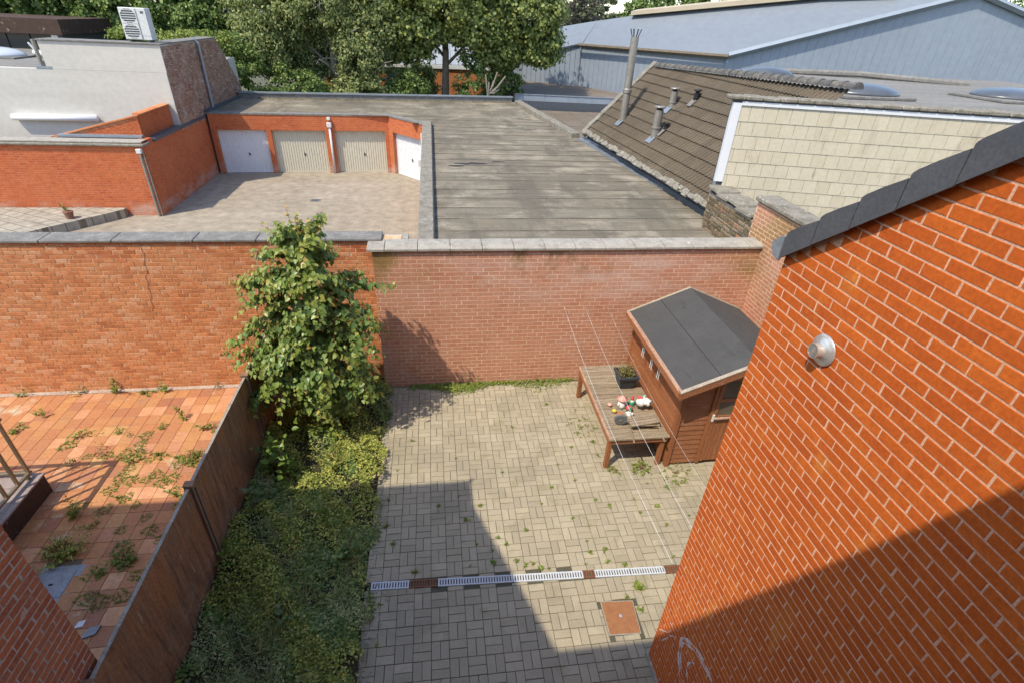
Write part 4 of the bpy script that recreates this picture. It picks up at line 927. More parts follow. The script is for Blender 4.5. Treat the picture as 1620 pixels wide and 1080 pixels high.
# edge trims
e1 = MB(); fbox(e1, fg, -.1, fg.len + .15, FT + .002, FT + .06, -.35, .03); e1.build('roof_edge', 'concrete_dark', ga)
e1 = MB(); fbox(e1, fc4, -.05, fc4.len + .05, FT + .004, FT + .062, -.3, .032); e1.build('roof_edge', 'concrete_dark', ga)
MB().prism([(-.37, 9.0, RZ - .02), (-.05, 9.0, RZ - .02), (-.06, 23.05, RZ - .02), (-.42, 23.25, RZ - .02)], (0, 0, .17)).build('parapet_coping', 'concrete_moss', ga, bev=.015)
MB().box(-.052, -.03, 9.3, 23.0, RZ + .005, RZ + .14).build('felt_upstand', 'felt_seam', ga)
MB().prism([(-9.15, 24.9, RZ - .03), (-9.15, ybk(-9.15), RZ - .03), (4.5, ybk(4.4), RZ - .03), (5.5, 21.1, RZ - .03), (6.7, 9.35, RZ - .03), (-.30, 9.35, RZ - .03), (-.30, 23.3, RZ - .03), (-1.9, 25.3, RZ - .03)], (0, 0, .022)).build('roof_base', 'felt_roof', ga)
# felt strips, each lapping the next
y = 9.2; k = 0
while y < 25.0:
    y2 = min(y + rng.uniform(.62, .95), 25.1)
    xl = -.30 if y < 23 else -1.2 + (25.1 - y) * .4
    if y > 23: xl = -.9
    xs = xl; cuts = sorted(rng.uniform(.2, 5.6) for _ in range(2)) + [99]
    for cx_ in cuts:
        if cx_ < xs + .6: continue
        e0, e1 = min(cx_, xr(y)), min(cx_, xr(y2))
        if e0 <= xs: break
        h_ = rng.uniform(-.002, .002)
        MB().hexa([(xs, y - .06, RZ - .005), (e0 + .02, y - .06, RZ - .005), (e1 + .02, y2, RZ - .012), (xs, y2, RZ - .012), (xs, y - .06, RZ + .016 + h_), (e0 + .02, y - .06, RZ + .013 + h_), (e1 + .02, y2, RZ + .003 + h_), (xs, y2, RZ + .006 + h_)]).build('felt_strip', 'felt_roof', ga)
        xs = cx_
    MB().hexa([(xl, y - .085, RZ + .002), (xr(y), y - .085, RZ + .002), (xr(y), y - .055, RZ + .002), (xl, y - .055, RZ + .002), (xl, y - .08, RZ + .012), (xr(y), y - .08, RZ + .012), (xr(y), y - .057, RZ + .019), (xl, y - .057, RZ + .019)]).build('lap_shade_strip', 'lap_shade', ga)  # dark strip added along each lap to deepen its shadow line
    y = y2; k += 1
x = -9.15; k = 0
while x < 4.4:
    x2 = min(x + 1.0, 4.45)
    y0 = 24.95 if x < -2 else 25.05
    a = MB().hexa([(x - .05, y0, RZ - .004), (x2, y0, RZ - .012), (x2, ybk(x2), RZ - .012), (x - .05, ybk(x), RZ - .004), (x - .05, y0, RZ + .016), (x2, y0, RZ + .006), (x2, ybk(x2), RZ + .006), (x - .05, ybk(x), RZ + .016)])
    a.build('felt_strip', 'felt_roof', ga); x = x2
for (tx, ty, tr_, sd) in ((1.15, 16.6, .55, 1), (2.0, 16.9, .22, 2), (.7, 16.3, .25, 3), (-.2, 10.1, .12, 4)):
    qq = random.Random(sd); MB().prism([(tx + tr_ * qq.uniform(.5, 1.2) * math.cos(a_ * .524), ty + .3 * tr_ * qq.uniform(.4, 1.2) * math.sin(a_ * .524), RZ + .017) for a_ in range(12)], (0, 0, .002)).build('tar_mark', 'felt_seam', ga)
# rear parapet with metal capping
p0, p1 = Vector((-9.2, ybk(-9.2), 0)), Vector((4.25, ybk(4.25), 0))
fp = Frame(p1, p0)
e = MB(); fbox(e, fp, 0, fp.len, RZ - .3, RZ + .22, -.25, 0); e.build('rear_upstand', 'concrete_dark', ga)
e = MB(); fbox(e, fp, -.05, fp.len, RZ + .222, RZ + .27, -.3, .05); e.build('rear_capping', 'zinc', ga)
# right hand kerb of concrete coping
k0, k1 = Vector((4.5, 29.6, 0)), Vector((5.55, 21.0, 0))
fk = Frame(k0, k1)
u = 0
while u < fk.len - .1:
    e = MB(); fbox(e, fk, u + .005, min(u + .95, fk.len) - .005, RZ - .02, RZ + .2, -.22, .12); e.build('kerb_coping', 'concrete_moss', ga, bev=.02); u += .95
e = MB(); g0, g1 = Vector((5.46, 20.6, 0)), Vector((6.72, 9.7, 0)); fgut = Frame(g1, g0)
gm = MB(); fbox(gm, fgut, 0, fgut.len, RZ + .01, RZ + .07, -.26, -.05); gm.build('zinc_gutter', 'zinc', ga)
gm = MB(); fbox(gm, fgut, 0, fgut.len, RZ + .0, RZ + .13, -.32, -.265); gm.build('gutter_flashing', 'zinc', ga)
# white downpipe between the cream doors
dp = MB(); c = fg.pt(doors[2][1] + .16, 0, .07); dp.tube([c + Z * 0.02, c + Z * 1.95], .05, 10); dp.build('downpipe', 'plastic_white', ga, smooth=True)
hp = MB(); hp.obox(c + Z * 2.05, fg.U, fg.N, Z, .10, .08, .1); hp.build('hopper', 'plastic_white', ga, bev=.02)
hp = MB(); hp.obox(c + Z * 2.3, fg.U, fg.N, Z, .07, .06, .06); hp.build('outlet_box', 'plastic_white', ga, bev=.015)
MB().tube([(-.47, 22.6, .02), (-.47, 22.6, 2.2)], .045, 8).build('downpipe', 'plastic_white', ga)
MB().box(-.50, -.365, 17.2, 17.5, 2.2, 2.42).build('junction_box', 'plastic_white', ga, bev=.015)
# leaf litter caught along the upstand
def litter(name, n, x0, x1, yf, mat, parent, z, sz, seed):
    q = np.random.RandomState(seed); X = q.uniform(x0, x1, n); Y = np.array([yf(a) for a in X]) - np.abs(q.normal(size=n)) * .22
    P = np.stack([X, Y, np.full(n, z) + q.uniform(0, .02, n)], 1); D = q.normal(size=(n, 3)) * [1, 1, .2]; N = q.normal(size=(n, 3)) * .4 + [0, 0, 1]
    V, F = leaves(P, D, N, q.uniform(.5, 1.2, n) * sz, DIAM)
    o = link(name, fast_mesh(name, V - np.array(ORG[parent]) if parent else V, F, mat), parent); o['kind'] = 'stuff'; return o
litter('leaf_litter', 1500, -9.0, 4.2, lambda a: ybk(a) - .05, 'leaf_weed_dry', ga, RZ + .012, .07, 3)

# flat roofs right behind: brown felt roof and low blue-edged roof
lr = thing('low_building', 'brown felt flat roof behind the garage with dark edge wall', 'building', (7, 27, 0))
MB().prism([(4.65, 29.7, 0), (5.75, 20.9, 0), (8.6, 20.8, 0), (12, 24, 0), (12.2, 32.2, 0), (4.65, 32.9, 0)], (0, 0, 1.75)).build('body', 'felt_brown', lr)
for k in range(7):
    a = 4.7 + k * 1.06
    s_ = MB().prism([(a, 29.5 - k * .9 if k < 6 else 24, 1.752), (a + 1.03, 29.5 - k * 1.0 if k < 6 else 24, 1.752), (a + 1.03, 32.4, 1.752), (a, 32.5, 1.752)], (0, 0, .012)); s_.build('felt_strip', 'felt_brown', lr)
br_ = thing('low_building', 'low flat roofed shed with pale blue fascia against the warehouse', 'building', (8, 36, 0))
MB().prism([(4.82, 33.2, 0), (12.1, 32.4, 0), (12.4, 35.3, 0), (10.2, 39.4, 0), (5.25, 42.2, 0)], (0, 0, 2.45)).build('body', 'felt_brown', br_)
fb2 = Frame((12.1, 32.38, 0), (4.8, 33.18, 0))
u = 0
while u < fb2.len - .1:
    e = MB(); fbox(e, fb2, u + .006, min(u + 1.4, fb2.len) - .006, 2.2, 2.52, -.06, .02); e.build('fascia_panel', 'blue_clad', br_); u += 1.4
e = MB(); fbox(e, fb2, 0, fb2.len, 2.522, 2.56, -.1, .05); e.build('edge_trim', 'zinc', br_)
e = MB(); fbox(e, fb2, 0, fb2.len, 1.6, 2.198, -.03, .015); e.build('dark_wall', 'metal_dark', br_)
fb3 = Frame((4.8, 33.2, 0), (5.2, 42.2, 0))
e = MB(); fbox(e, fb3, 0, fb3.len, 1.0, 2.5, -.02, .03); e.build('side_boards', 'bark', br_)

# ------------------------------------------------------------------ tiled house on the right rear
th = thing('tiled_house', 'house with grey brown tiled roof, metal flues and cream slate gable', 'house', (9, 15, 0))
E1, E2 = Vector((5.70, 20.43, 2.70)), Vector((6.38, 11.30, 2.70))
rfr = RoofFrame(E2, E1, (1, 0, .97))      # U runs from near to far, N outward
if rfr.N.z < 0: pass
# under-roof body
MB().prism([E1 + Vector((.1, 0, -.1)), E2 + Vector((.1, 0, -.1)), (9.05, 11.1, 5.1), (8.3, 20.4, 4.85)], (0, 0, -.25)).build('roof_deck', 'metal_dark', th)
MB().prism([(5.95, 20.2, 0), (6.55, 11.3, 0), (25, 11.3, 0), (25, 20.2, 0)], (0, 0, 2.6)).build('wall', 'mortar_grey', th)
ncol, nrow = 30, 12; cw = rfr.len / ncol; rh = .335
def tilemesh():
    prof = []; n = 12
    for k in range(n + 1):
        t = k / n; x = (t - .5) * cw
        prof.append((x, .045 * max(0, math.sin(t * 4 * math.pi)) ** .8))
    v = []; L = rh + .05
    for z_, lift in ((0, .055), (L, .0)):
        for x, h in prof: v.append((x, lift + h, z_))
    nn = len(prof); f = [(k, k + 1, nn + k + 1, nn + k) for k in range(n)]
    b0 = len(v)
    for x, h in prof: v.append((x, .03 + h * .8, 0))
    f += [(b0 + k, b0 + k + 1, k + 1, k) for k in range(n)]
    me = bpy.data.meshes.new('roof_tile'); me.from_pydata(v, [], f); me.materials.append(M['roof_tile']); me.update(); return me
tm = tilemesh()
for r in range(nrow):
    for c in range(ncol):
        room = 3.80 - .44 * (c + .5) / ncol - .02 - r * rh
        if room < .07: continue
        cut = min(1.0, room / (rh + .05))
        o = bpy.data.objects.new('roof_tile', tm); COL.objects.link(o); o.parent = th
        p = rfr.pt((c + .5) * cw + rng.uniform(-.003, .003), r * rh + rng.uniform(-.004, .004), .02)
        o.matrix_local = Matrix.Translation(p - ORG[th]) @ (rfr.m @ Matrix.Rotation(rng.uniform(-.012, .012), 3, 'Y')).to_4x4() @ Matrix.Scale(cut, 4, (0, 0, 1))
# far verge
vb = MB(); fbox(vb, rfr, rfr.len - .03, rfr.len + .16, -.05, 3.45, -.1, .05); vb.build('verge', 'concrete_moss', th, bev=.015)
for k in range(11):
    vb = MB(); fbox(vb, rfr, rfr.len - .08, rfr.len + .20, -.02 + k * .32, .31 + k * .32, .085, .125 + .01 * (k % 2)); vb.build('verge_tile', 'concrete_moss', th, bev=.012)
# eave course thick with moss
em = MB()
for k in range(60):
    u = k * rfr.len / 60; h = rng.uniform(.015, .045)
    em.obox(rfr.pt(u + .08, .06 + rng.uniform(-.02, .04), .09), rfr.U, rfr.V, rfr.N, .1, rng.uniform(.05, .1), h)
o = em.build('eave_moss', 'concrete_moss', th); o['kind'] = 'stuff'
# ridge tiles
RA, RB_ = Vector((8.10, 20.37, 5.12)), Vector((9.06, 11.30, 5.42))
n = 26; dR = (RB_ - RA) / n; rd = dR.normalized(); rx = rd.cross(Z).normalized(); ru = rx.cross(rd)
def halfround(c, L, r0, r1, name, mat, parent, sides=8):
    m_ = MB()
    for e_, r_ in ((0, r0), (L, r1)):
        for k in range(sides + 1):
            a = math.pi * k / sides; m_.v.append(tuple(c + rd * e_ + rx * (math.cos(a) * r_) + ru * (math.sin(a) * r_ - .03)))
    for k in range(sides): m_.f.append((k, k + 1, sides + 2 + k, sides + 1 + k))
    m_.f.append(tuple(range(sides + 1))); m_.f.append(tuple(range(sides + 1, 2 * sides + 2))[::-1])
    return m_.build(name, mat, parent)
for k in range(n): halfround(RA + dR * k, dR.length * 1.1, .12, .145, 'ridge_tile', 'ridge_tile', th)
# grey flat roof beyond the ridge with domes
MB().prism([(8.35, 20.3, 4.72), (9.25, 10.9, 4.72), (26, 10.4, 4.72), (26, 23.5, 4.72), (10.5, 24.0, 4.72)], (0, 0, .14)).build('flat_roof', 'felt_grey_flat', th)
MB().tube([(13.5, 23.3, 4.9), (17.5, 22.0, 5.0), (21, 20.2, 4.9)], .12, 8).build('roof_kerb', 'felt_grey_flat', th)
for cx, cy, r_, nm in ((12.4, 15.2, 1.05, 'dome'), (12.6, 20.6, .95, 'dome'), (18.0, 15.6, 1.3, 'dome')):
    kb = MB().box(cx - r_ * 1.05, cx + r_ * 1.05, cy - r_ * .8, cy + r_ * .8, 4.862, 4.95).build('dome_kerb', 'concrete_dark', th, bev=.02)
    prof = [(r_ * math.cos(a), .09 + .26 * math.sin(a)) for a in np.linspace(0, 1.5, 8)]
    MB().lathe(prof, (cx, cy, 4.86), 24, Z, 1, .76).build('skylight_dome', nm, kb, smooth=True)
# cream slate gable
C0, C1 = Vector((6.16, 10.985, 0)), Vector((11.55, 9.595, 0))
fcl = Frame(C1, C0)                         # u from right to left
e = MB(); fbox(e, fcl, 0, fcl.len, 0, 5.15, -.22, -.004); e.build('gable_wall', 'metal_dark', th)
row = 0; top = 5.06; slates = []
while top > 2.3:
    h = .315 if row == 0 else .272
    u = -.14 * (row % 2)
    while u < fcl.len - .17:
        w = .274; a, b_ = max(u, 0), min(u + w, fcl.len - .15)
        if b_ - a > .05:
            g_ = chip(b_ - a - .003, .012, h - .004, .002); o = bpy.data.objects.new('slate', chipmesh('slate', b_ - a - .006, .009, h + .02, .0015, 'slate_cream')); COL.objects.link(o); o.parent = th
            p = fcl.pt((a + b_) / 2, top - h / 2 + .01, .003 + rng.uniform(0, .002))
            o.matrix_local = Matrix.Translation(p - ORG[th]) @ (fcl.m @ Matrix.Rotation(.03, 3, 'X') @ Matrix.Rotation(rng.uniform(-.006, .006), 3, 'Y')).to_4x4()
        u += w
    # step down to the next row
    top -= h; row += 1
e = MB(); fbox(e, fcl, fcl.len - .15, fcl.len + .02, 3.5, 5.10, -.1, .03); e.build('corner_trim', 'white_paint', th)
e = MB(); fbox(e, fcl, -.02, fcl.len - .15, 5.055, 5.13, -.1, .035); e.build('top_trim', 'white_paint', th)
u = 0
while u < fcl.len:
    e = MB(); fbox(e, fcl, u, u + .33, 5.152, 5.215 + rng.uniform(0, .03), -.3, .07); e.build('verge_tile', 'concrete_moss', th, bev=.02); u += .335
e = MB(); fbox(e, fcl, fcl.len - .02, fcl.len + .03, 2.75, 3.5, -.1, .02); e.build('edge_flashing', 'zinc', th)
# flues through the roof
def flue_pipe(c, h, r, lab, cap='flat', mat='pipe_metal'):
    c = Vector(c); m_ = MB().lathe([(r * 1.0, -.35), (r, .0), (r, h * .35), (r * 1.18, h * .36), (r * 1.18, h * .40), (r, h * .41), (r, h)], c, 16).build('flue_stack', mat, th, smooth=False)
    m_['label'] = lab
    f_ = MB(); f_.obox(rfr.pt((c - E2).dot(rfr.U), (c - E2).dot(rfr.V) - .13, .11), rfr.U, rfr.V, rfr.N, r * 1.3, .12, .01); f_.build('flashing', 'concrete_dark' if mat == 'black' else 'zinc', m_)
    if cap == 'flat':
        MB().lathe([(r * .7, h), (r * .7, h + .07)], c, 12).build('neck', 'black', m_); MB().lathe([(r * 1.35, h + .065), (r * 1.4, h + .085), (r * 1.3, h + .1)], c, 16).build('cap', mat, m_)
    else:
        for k in range(8):
            a = k * .785; MB().tube([c + Vector((r * .8 * math.cos(a), r * .8 * math.sin(a), h)), c + Vector((r * 1.5 * math.cos(a), r * 1.5 * math.sin(a), h + .22))], .012, 4).build('spike', 'black', m_)
flue_pipe((6.55, 18.77, 3.45), 2.55, .125, 'tall metal flue with spiked crown at the far end of the roof', 'spike')
flue_pipe((6.71, 16.11, 3.42), .80, .125, 'short capped flue low on the tiled roof')
flue_pipe((7.42, 16.9, 4.15), .50, .105, 'short capped flue higher on the tiled roof')
flue_pipe((6.98, 16.0, 3.62), .16, .07, 'small black vent on the tiled roof', 'flat', 'black')
flue_pipe((7.79, 16.11, 4.48), .22, .085, 'small black cowl near the ridge', 'flat', 'black')

# ------------------------------------------------------------------ blue warehouse
wh = thing('warehouse', 'large blue grey metal warehouse with long pitched roof', 'warehouse', (20, 36, 0))
N1, F1, AP = Vector((17.63, 33.12, 5)), Vector((10.09, 39.45, 5)), Vector((30.1, 31.0, 8.5))
G2 = Vector((42, 29.0, 5.2)); B2, B3 = Vector((13.69, 40.42, 6.67)), Vector((11.53, 41.28, 6.27)); B1 = Vector((23.78, 35.24, 8.05)); W0 = Vector((5.2, 42.3, 3.6))
MB().prism([(N1.x, N1.y, 0), N1, AP, G2, (G2.x, G2.y, 0)], (2.0, 8, 0)).build('gable_wall', 'blue_clad', wh)
def sheet(fr, umax, vtop, pitch, name, mat, off=.0):
    k = 0; u = 0
    m_ = MB()
    while u < umax:
        t = vtop(u + pitch / 2)
        fbox(m_, fr, u, u + pitch * .9, 0.0, t - .02, off, off + .016); u += pitch
    o = m_.build(name, mat, wh); o['kind'] = 'stuff'
fgw = Frame((G2.x, G2.y, 0), (N1.x, N1.y, 0))
ua = (Vector((AP.x, AP.y, 0)) - Vector((G2.x, G2.y, 0))).length
sheet(fgw, fgw.len, lambda u: 5.2 + u / ua * 3.3 if u < ua else 8.5 - (u - ua) / (fgw.len - ua) * 3.5, .5, 'gable_cladding', 'blue_clad')
fww = Frame((N1.x, N1.y, 0), (F1.x, F1.y, 0))
e = MB(); fbox(e, fww, 0, fww.len, 0, 4.98, -.3, 0); e.build('side_wall', 'blue_clad', wh)
sheet(fww, fww.len, lambda u: 4.97, .35, 'side_cladding', 'blue_clad')
fw0 = Frame((F1.x, F1.y, 0), (W0.x, W0.y, 0))
MB().prism([(F1.x, F1.y + .02, 0), (F1.x, F1.y + .02, 4.95), (W0.x, W0.y, W0.z), (W0.x, W0.y, 0)], (.5, 1.0, 0)).build('wing_wall', 'blue_clad', wh)
sheet(fw0, fw0.len, lambda u: 4.95 - u / fw0.len * 1.35, .35, 'wing_cladding', 'blue_clad')
def thinroof(P, mat, name, th_=.12): return slab(name, P, th_, mat, wh)
thinroof([N1 + Vector((-.35, -.1, -.02)), AP + Vector((0, -.12, .1)), B1 + Vector((0, 0, .1)), B2 + Vector((0, 0, .1)), B3 + Vector((0, 0, .1)), F1 + Vector((-.3, 0, -.02))], 'blue_roof', 'roof')
thinroof([W0 + Vector((-.4, -.2, .05)), F1 + Vector((0, -.2, .06)), B3 + Vector((0, 0, .11)), Vector((6.4, 46.0, 5.2))], 'blue_roof', 'wing_roof')
thinroof([AP + Vector((0, -.12, .1)), G2 + Vector((.3, -.1, .05)), G2 + Vector((6, 14, .05)), B1 + Vector((2, 4, .1))], 'blue_roof', 'roof')
# verge and eave trims, ridge strip
MB().tube([N1 + Vector((-.3, -.22, .0)), AP + Vector((0, -.2, .12))], .16, 4).build('verge_trim', 'blue_clad', wh)
MB().tube([AP + Vector((0, -.2, .12)), G2 + Vector((.3, -.2, .05))], .16, 4).build('verge_trim', 'blue_clad', wh)
MB().tube([N1 + Vector((-.3, -.3, -.05)), F1 + Vector((-.3, -.3, -.05))], .11, 6).build('eave_gutter', 'bark', wh)
MB().tube([F1 + Vector((-.02, -.05, -2.5)), F1 + Vector((-.02, -.05, 0))], .06, 4).build('corner_trim', 'zinc', wh)
for a, b_ in ((B1, B2), (AP.lerp(B1, .5), B1)):
    MB().hexa([a + Vector((-.3, -.5, .12)), b_ + Vector((-.3, -.5, .12)), b_ + Vector((.6, .8, .12)), a + Vector((.6, .8, .12)), a + Vector((-.3, -.5, .4)), b_ + Vector((-.3, -.5, .35)), b_ + Vector((.6, .8, .5)), a + Vector((.6, .8, .6))]).build('ridge_strip', 'beige_strip', wh)

# ------------------------------------------------------------------ yard buildings on the left
yb = thing('yard_building', 'orange brick outbuilding with moulded stone edge at the left of the yard', 'building', (-12, 21, 0))
fy = Frame((-9.3, 19.04, 0), (-17, 19.04, 0)); fys = Frame((-9.3, 24.7, 0), (-9.3, 19.04, 0))
MB().box(-17, -9.2972, 19.0372, 19.45, -.02, 2.28).build('core', 'mortar_yard', yb)
MB().box(-9.72, -9.2972, 19.451, 24.6, -.02, 2.28).build('core', 'mortar_yard', yb)
pieces('brick', yb, fy, brick_rects(fy, [(0, 6.4, 0, 2.28)], .2, .075, .012, irr=.004), .006, .002, 'brick_yard', 300, jit=.0007)
pieces('brick', yb, fys, brick_rects(fys, [(0, fys.len, 0, 2.28)], .2, .075, .012, irr=.004), .006, .002, 'brick_yard', 60, jit=.0007)
e = MB(); fbox(e, fy, -.06, 7.7, 2.282, 2.36, -.4, .10); e.build('stone_edge', 'concrete_moss', yb, bev=.02)
e = MB(); fbox(e, fy, -.0, 7.7, 2.362, 2.43, -.4, .03); e.build('stone_edge', 'concrete', yb, bev=.02)
e = MB(); fbox(e, fys, .1, fys.len - .75, 2.282, 2.38, -.38, .05); e.build('metal_coping', 'metal_dark', yb)
e = MB(); fbox(e, fys, fys.len - .72, fys.len, 2.282, 2.42, -.3, .0); e.build('corner_pier', 'brick_yard', yb)
MB().tube([(-9.42, 18.96, .02), (-9.42, 18.96, 2.1)], .045, 8).build('downpipe', 'pipe_metal', yb)
MB().tube([(-9.32, 18.97, .02), (-9.32, 18.97, 2.1)], .02, 6).build('cable_pipe', 'pipe_metal', yb)
MB().box(-9.5, -9.34, 18.9, 19.03, 2.08, 2.22).build('hopper', 'plastic_white', yb, bev=.01)
# lean-to gable on top
fyt = Frame((-9.55, 19.75, 0), (-12.2, 19.75, 0)); fyr = Frame((-9.55, 22.2, 0), (-9.55, 19.75, 0))
MB().prism([(-12.2, 19.753, 2.2), (-9.557, 19.753, 2.2), (-9.557, 19.753, 3.08), (-12.2, 19.753, 2.36)], (0, .2, 0)).build('upper_core', 'mortar_yard', yb)
MB().box(-9.76, -9.553, 19.954, 22.19, 2.2, 3.08).build('upper_core', 'mortar_yard', yb)
MB().box(-12.2, -9.73, 19.46, 19.75, 1.6, 2.27).build('gutter_bed', 'zinc', yb)
pieces('brick', yb, fyt, brick_rects(fyt, [(0, 2.5, 2.3, 3.1)], .2, .075, .012, vmax=lambda u: 3.05 - u * .29), .006, .002, 'brick_yard', 0, stuffname='gable_bricks')
pieces('brick', yb, fyr, brick_rects(fyr, [(0, fyr.len, 2.3, 3.08)], .2, .075, .012), .006, .002, 'brick_yard', 0, stuffname='side_bricks')
MB().prism([(-12.3, 19.70, 2.355), (-9.5, 19.70, 3.082), (-9.5, 19.70, 3.125), (-12.3, 19.70, 2.40)], (0, .28, 0)).build('tile_capping', 'brick_tan', yb)
MB().box(-9.79, -9.51, 19.985, 22.18, 3.082, 3.12).build('tile_capping', 'brick_tan', yb)
MB().box(-12.0, -9.5, 19.55, 19.74, 2.43, 2.50).build('flashing', 'zinc', yb)

wb_ = thing('white_building', 'white painted building with brick side wall at the left', 'building', (-13, 26, 0))
MB().box(-30, -9.32, 22.2, 29.9, -.02, 4.12).build('white_wall', 'white_render', wb_)
MB().box(-13.12, -9.302, 22.198, 23.0, 4.122, 4.98).build('upper_wall', 'white_render', wb_)
fws = Frame((-9.295, 29.9, 0), (-9.295, 22.24, 0))
def sidetop(u):           # sloping rear end
    return 4.95 if u > 2.1 else (3.0 + max(u - .1, 0) / 2.0 * 1.95)
MB().prism([(-9.9, 29.9, 2.2), (-9.9, 29.9, 3.0), (-9.9, 27.8, 4.99), (-9.9, 22.24, 4.99), (-9.9, 22.24, 2.2)], (.597, 0, 0)).build('side_core', 'mortar_grey', wb_)
pieces('brick', wb_, fws, brick_rects(fws, [(0, fws.len, 2.2, 4.97)], .2, .075, .013, vmax=sidetop, irr=.01), .008, .003, 'brick_mixed', 300, jit=.003, rot=.01)
MB().box(-13.15, -9.27, 22.15, 23.02, 4.992, 5.03).build('roof_edge', 'concrete_dark', wb_)
MB().box(-9.93, -9.27, 23.03, 27.75, 4.9925, 5.03).build('roof_edge', 'concrete_dark', wb_)
MB().tube([(-9.2, 25.45, 2.47), (-9.2, 25.45, 4.9), (-9.35, 25.45, 5.05)], .055, 8).build('downpipe', 'zinc', wb_)
MB().box(-9.26, -9.12, 24.6, 29.0, 2.46, 2.56).build('lead_flashing', 'metal_dark', wb_)
e = MB().tube([(-14.75, 22.06, 2.56), (-12.0, 22.06, 2.56)], .105, 12).build('awning_cassette', 'white_paint', wb_, smooth=True)
MB().box(-14.7, -12.05, 22.03, 22.2, 2.5, 2.66).build('awning_bracket', 'white_paint', e)
# stepped roof edge, lower roof and domes
for k in range(6): MB().box(-13.26, -13.10, 22.25 + k * .28, 22.25 + k * .28 + .25, 4.13, 4.35 + k * .11).build('stepped_edge', 'slate_dark', wb_)
MB().tube([(-13.3, 22.3, 4.13), (-13.3, 22.3, 5.0)], .06, 8).build('roof_post', 'pipe_metal', wb_)
MB().box(-13.45, -12.95, 22.19, 22.5, 4.124, 4.2).build('post_base', 'zinc', wb_)
MB().prism([(-30, 23.2, 4.124), (-13.3, 22.45, 4.124), (-13.3, 29.8, 4.124), (-30, 29.8, 4.124)], (0, 0, .012)).build('felt_roof', 'felt_grey_flat', wb_)
for cx, cy, r_ in ((-16.7, 25.6, .95), (-14.9, 27.2, .9)):
    prof = [(r_ * math.cos(a), .06 + .3 * math.sin(a)) for a in np.linspace(0, 1.5, 8)]
    d_ = MB().lathe(prof, (cx, cy, 4.13), 22, Z, 1, .8).build('skylight_dome', 'dome_white', wb_, smooth=True)
    MB().box(cx - r_ * 1.1, cx + r_ * 1.1, cy - r_ * .9, cy + r_ * .9, 4.137, 4.2).build('dome_kerb', 'concrete_dark', d_)
MB().tube([(-15.6, 26.0, 4.3), (-14.9, 25.7, 4.28)], .1, 10).build('roof_duct', 'plastic_white', wb_)
MB().tube([(-15.5, 26.0, 4.3), (-15.7, 26.0, 4.65)], .04, 8).build('vent_pipe', 'plastic_white', wb_)
# dark glazed pavilion on the roof
pv_ = thing('roof_pavilion', 'dark roof pavilion with large window panes behind the white building', 'building', (-19, 31, 0))
MB().box(-24, -16.6, 30.0, 34, 0, 4.9).build('wall', 'metal_dark', pv_)
MB().box(-24.1, -16.4, 29.7, 34.2, 4.75, 5.35).build('roof_edge', 'landing_side', pv_)
for k in range(6):
    MB().box(-22.6 + k * .95, -21.72 + k * .95, 29.93, 29.985, 4.15, 4.72).build('window_pane', 'window_dark', pv_)
MB().box(-17.0, -16.75, 29.9, 29.99, 4.1, 4.72).build('white_post', 'white_paint', pv_)

# air conditioner on the white building
ac = thing('air_conditioner', 'grey white outdoor air conditioning unit with two fan grilles on the roof', 'air conditioner', (-10.0, 22.75, 5.04))
X0, X1, Y0, Y1, Z0, Z1 = -10.46, -9.62, 22.55, 22.95, 5.10, 6.05
MB().box(X0, X1, Y0, Y1, Z0, Z1).build('casing', 'plastic_white', ac, bev=.012)
MB().box(X0 + .56, X1 - .001, Y0 - .006, Y0 - .001, Z0 + .13, Z1 - .02).build('side_panel', 'plastic_white', ac)
for zc in (Z0 + .245, Z0 + .705):
    g_ = MB().box(X0 + .05, X0 + .52, Y0 - .006, Y0 - .001, zc - .205, zc + .205).build('fan_opening', 'gn_grey', ac)
    for k in range(6):
        z_ = zc - .175 + k * .07
        MB().box(X0 + .052, X0 + .518, Y0 - .03, Y0 - .0065, z_ - .011, z_ + .011).build('louvre', 'plastic_white', g_)
    for sx in (-1, 1):
        for sz in (-1, 1):
            cx_, cz_ = X0 + .285 + sx * .235, zc + sz * .205
            MB().prism([(cx_, Y0 - .034, cz_), (cx_ - sx * .15, Y0 - .034, cz_), (cx_ - sx * .07, Y0 - .034, cz_ - sz * .05), (cx_, Y0 - .034, cz_ - sz * .14)], (0, .004, 0)).build('grille_corner', 'plastic_white', g_)
    b_ = MB(); b_.box(X0 + .03, X0 + .05, Y0 - .032, Y0 - .001, zc - .225, zc + .225); b_.box(X0 + .52, X0 + .54, Y0 - .032, Y0 - .001, zc - .225, zc + .225); b_.box(X0 + .05, X0 + .52, Y0 - .032, Y0 - .001, zc + .205, zc + .225); b_.box(X0 + .05, X0 + .52, Y0 - .032, Y0 - .001, zc - .225, zc - .205)
    b_.build('grille_frame', 'plastic_white', g_)
MB().box(X1 - .16, X1 - .06, Y0 - .009, Y0 - .0065, Z1 - .16, Z1 - .09).build('badge', 'metal_dark', ac)
for x_ in (X0 + .1, X1 - .15): MB().box(x_, x_ + .06, Y0 + .02, Y1 - .02, 5.04, 5.1).build('foot', 'metal_dark', ac)

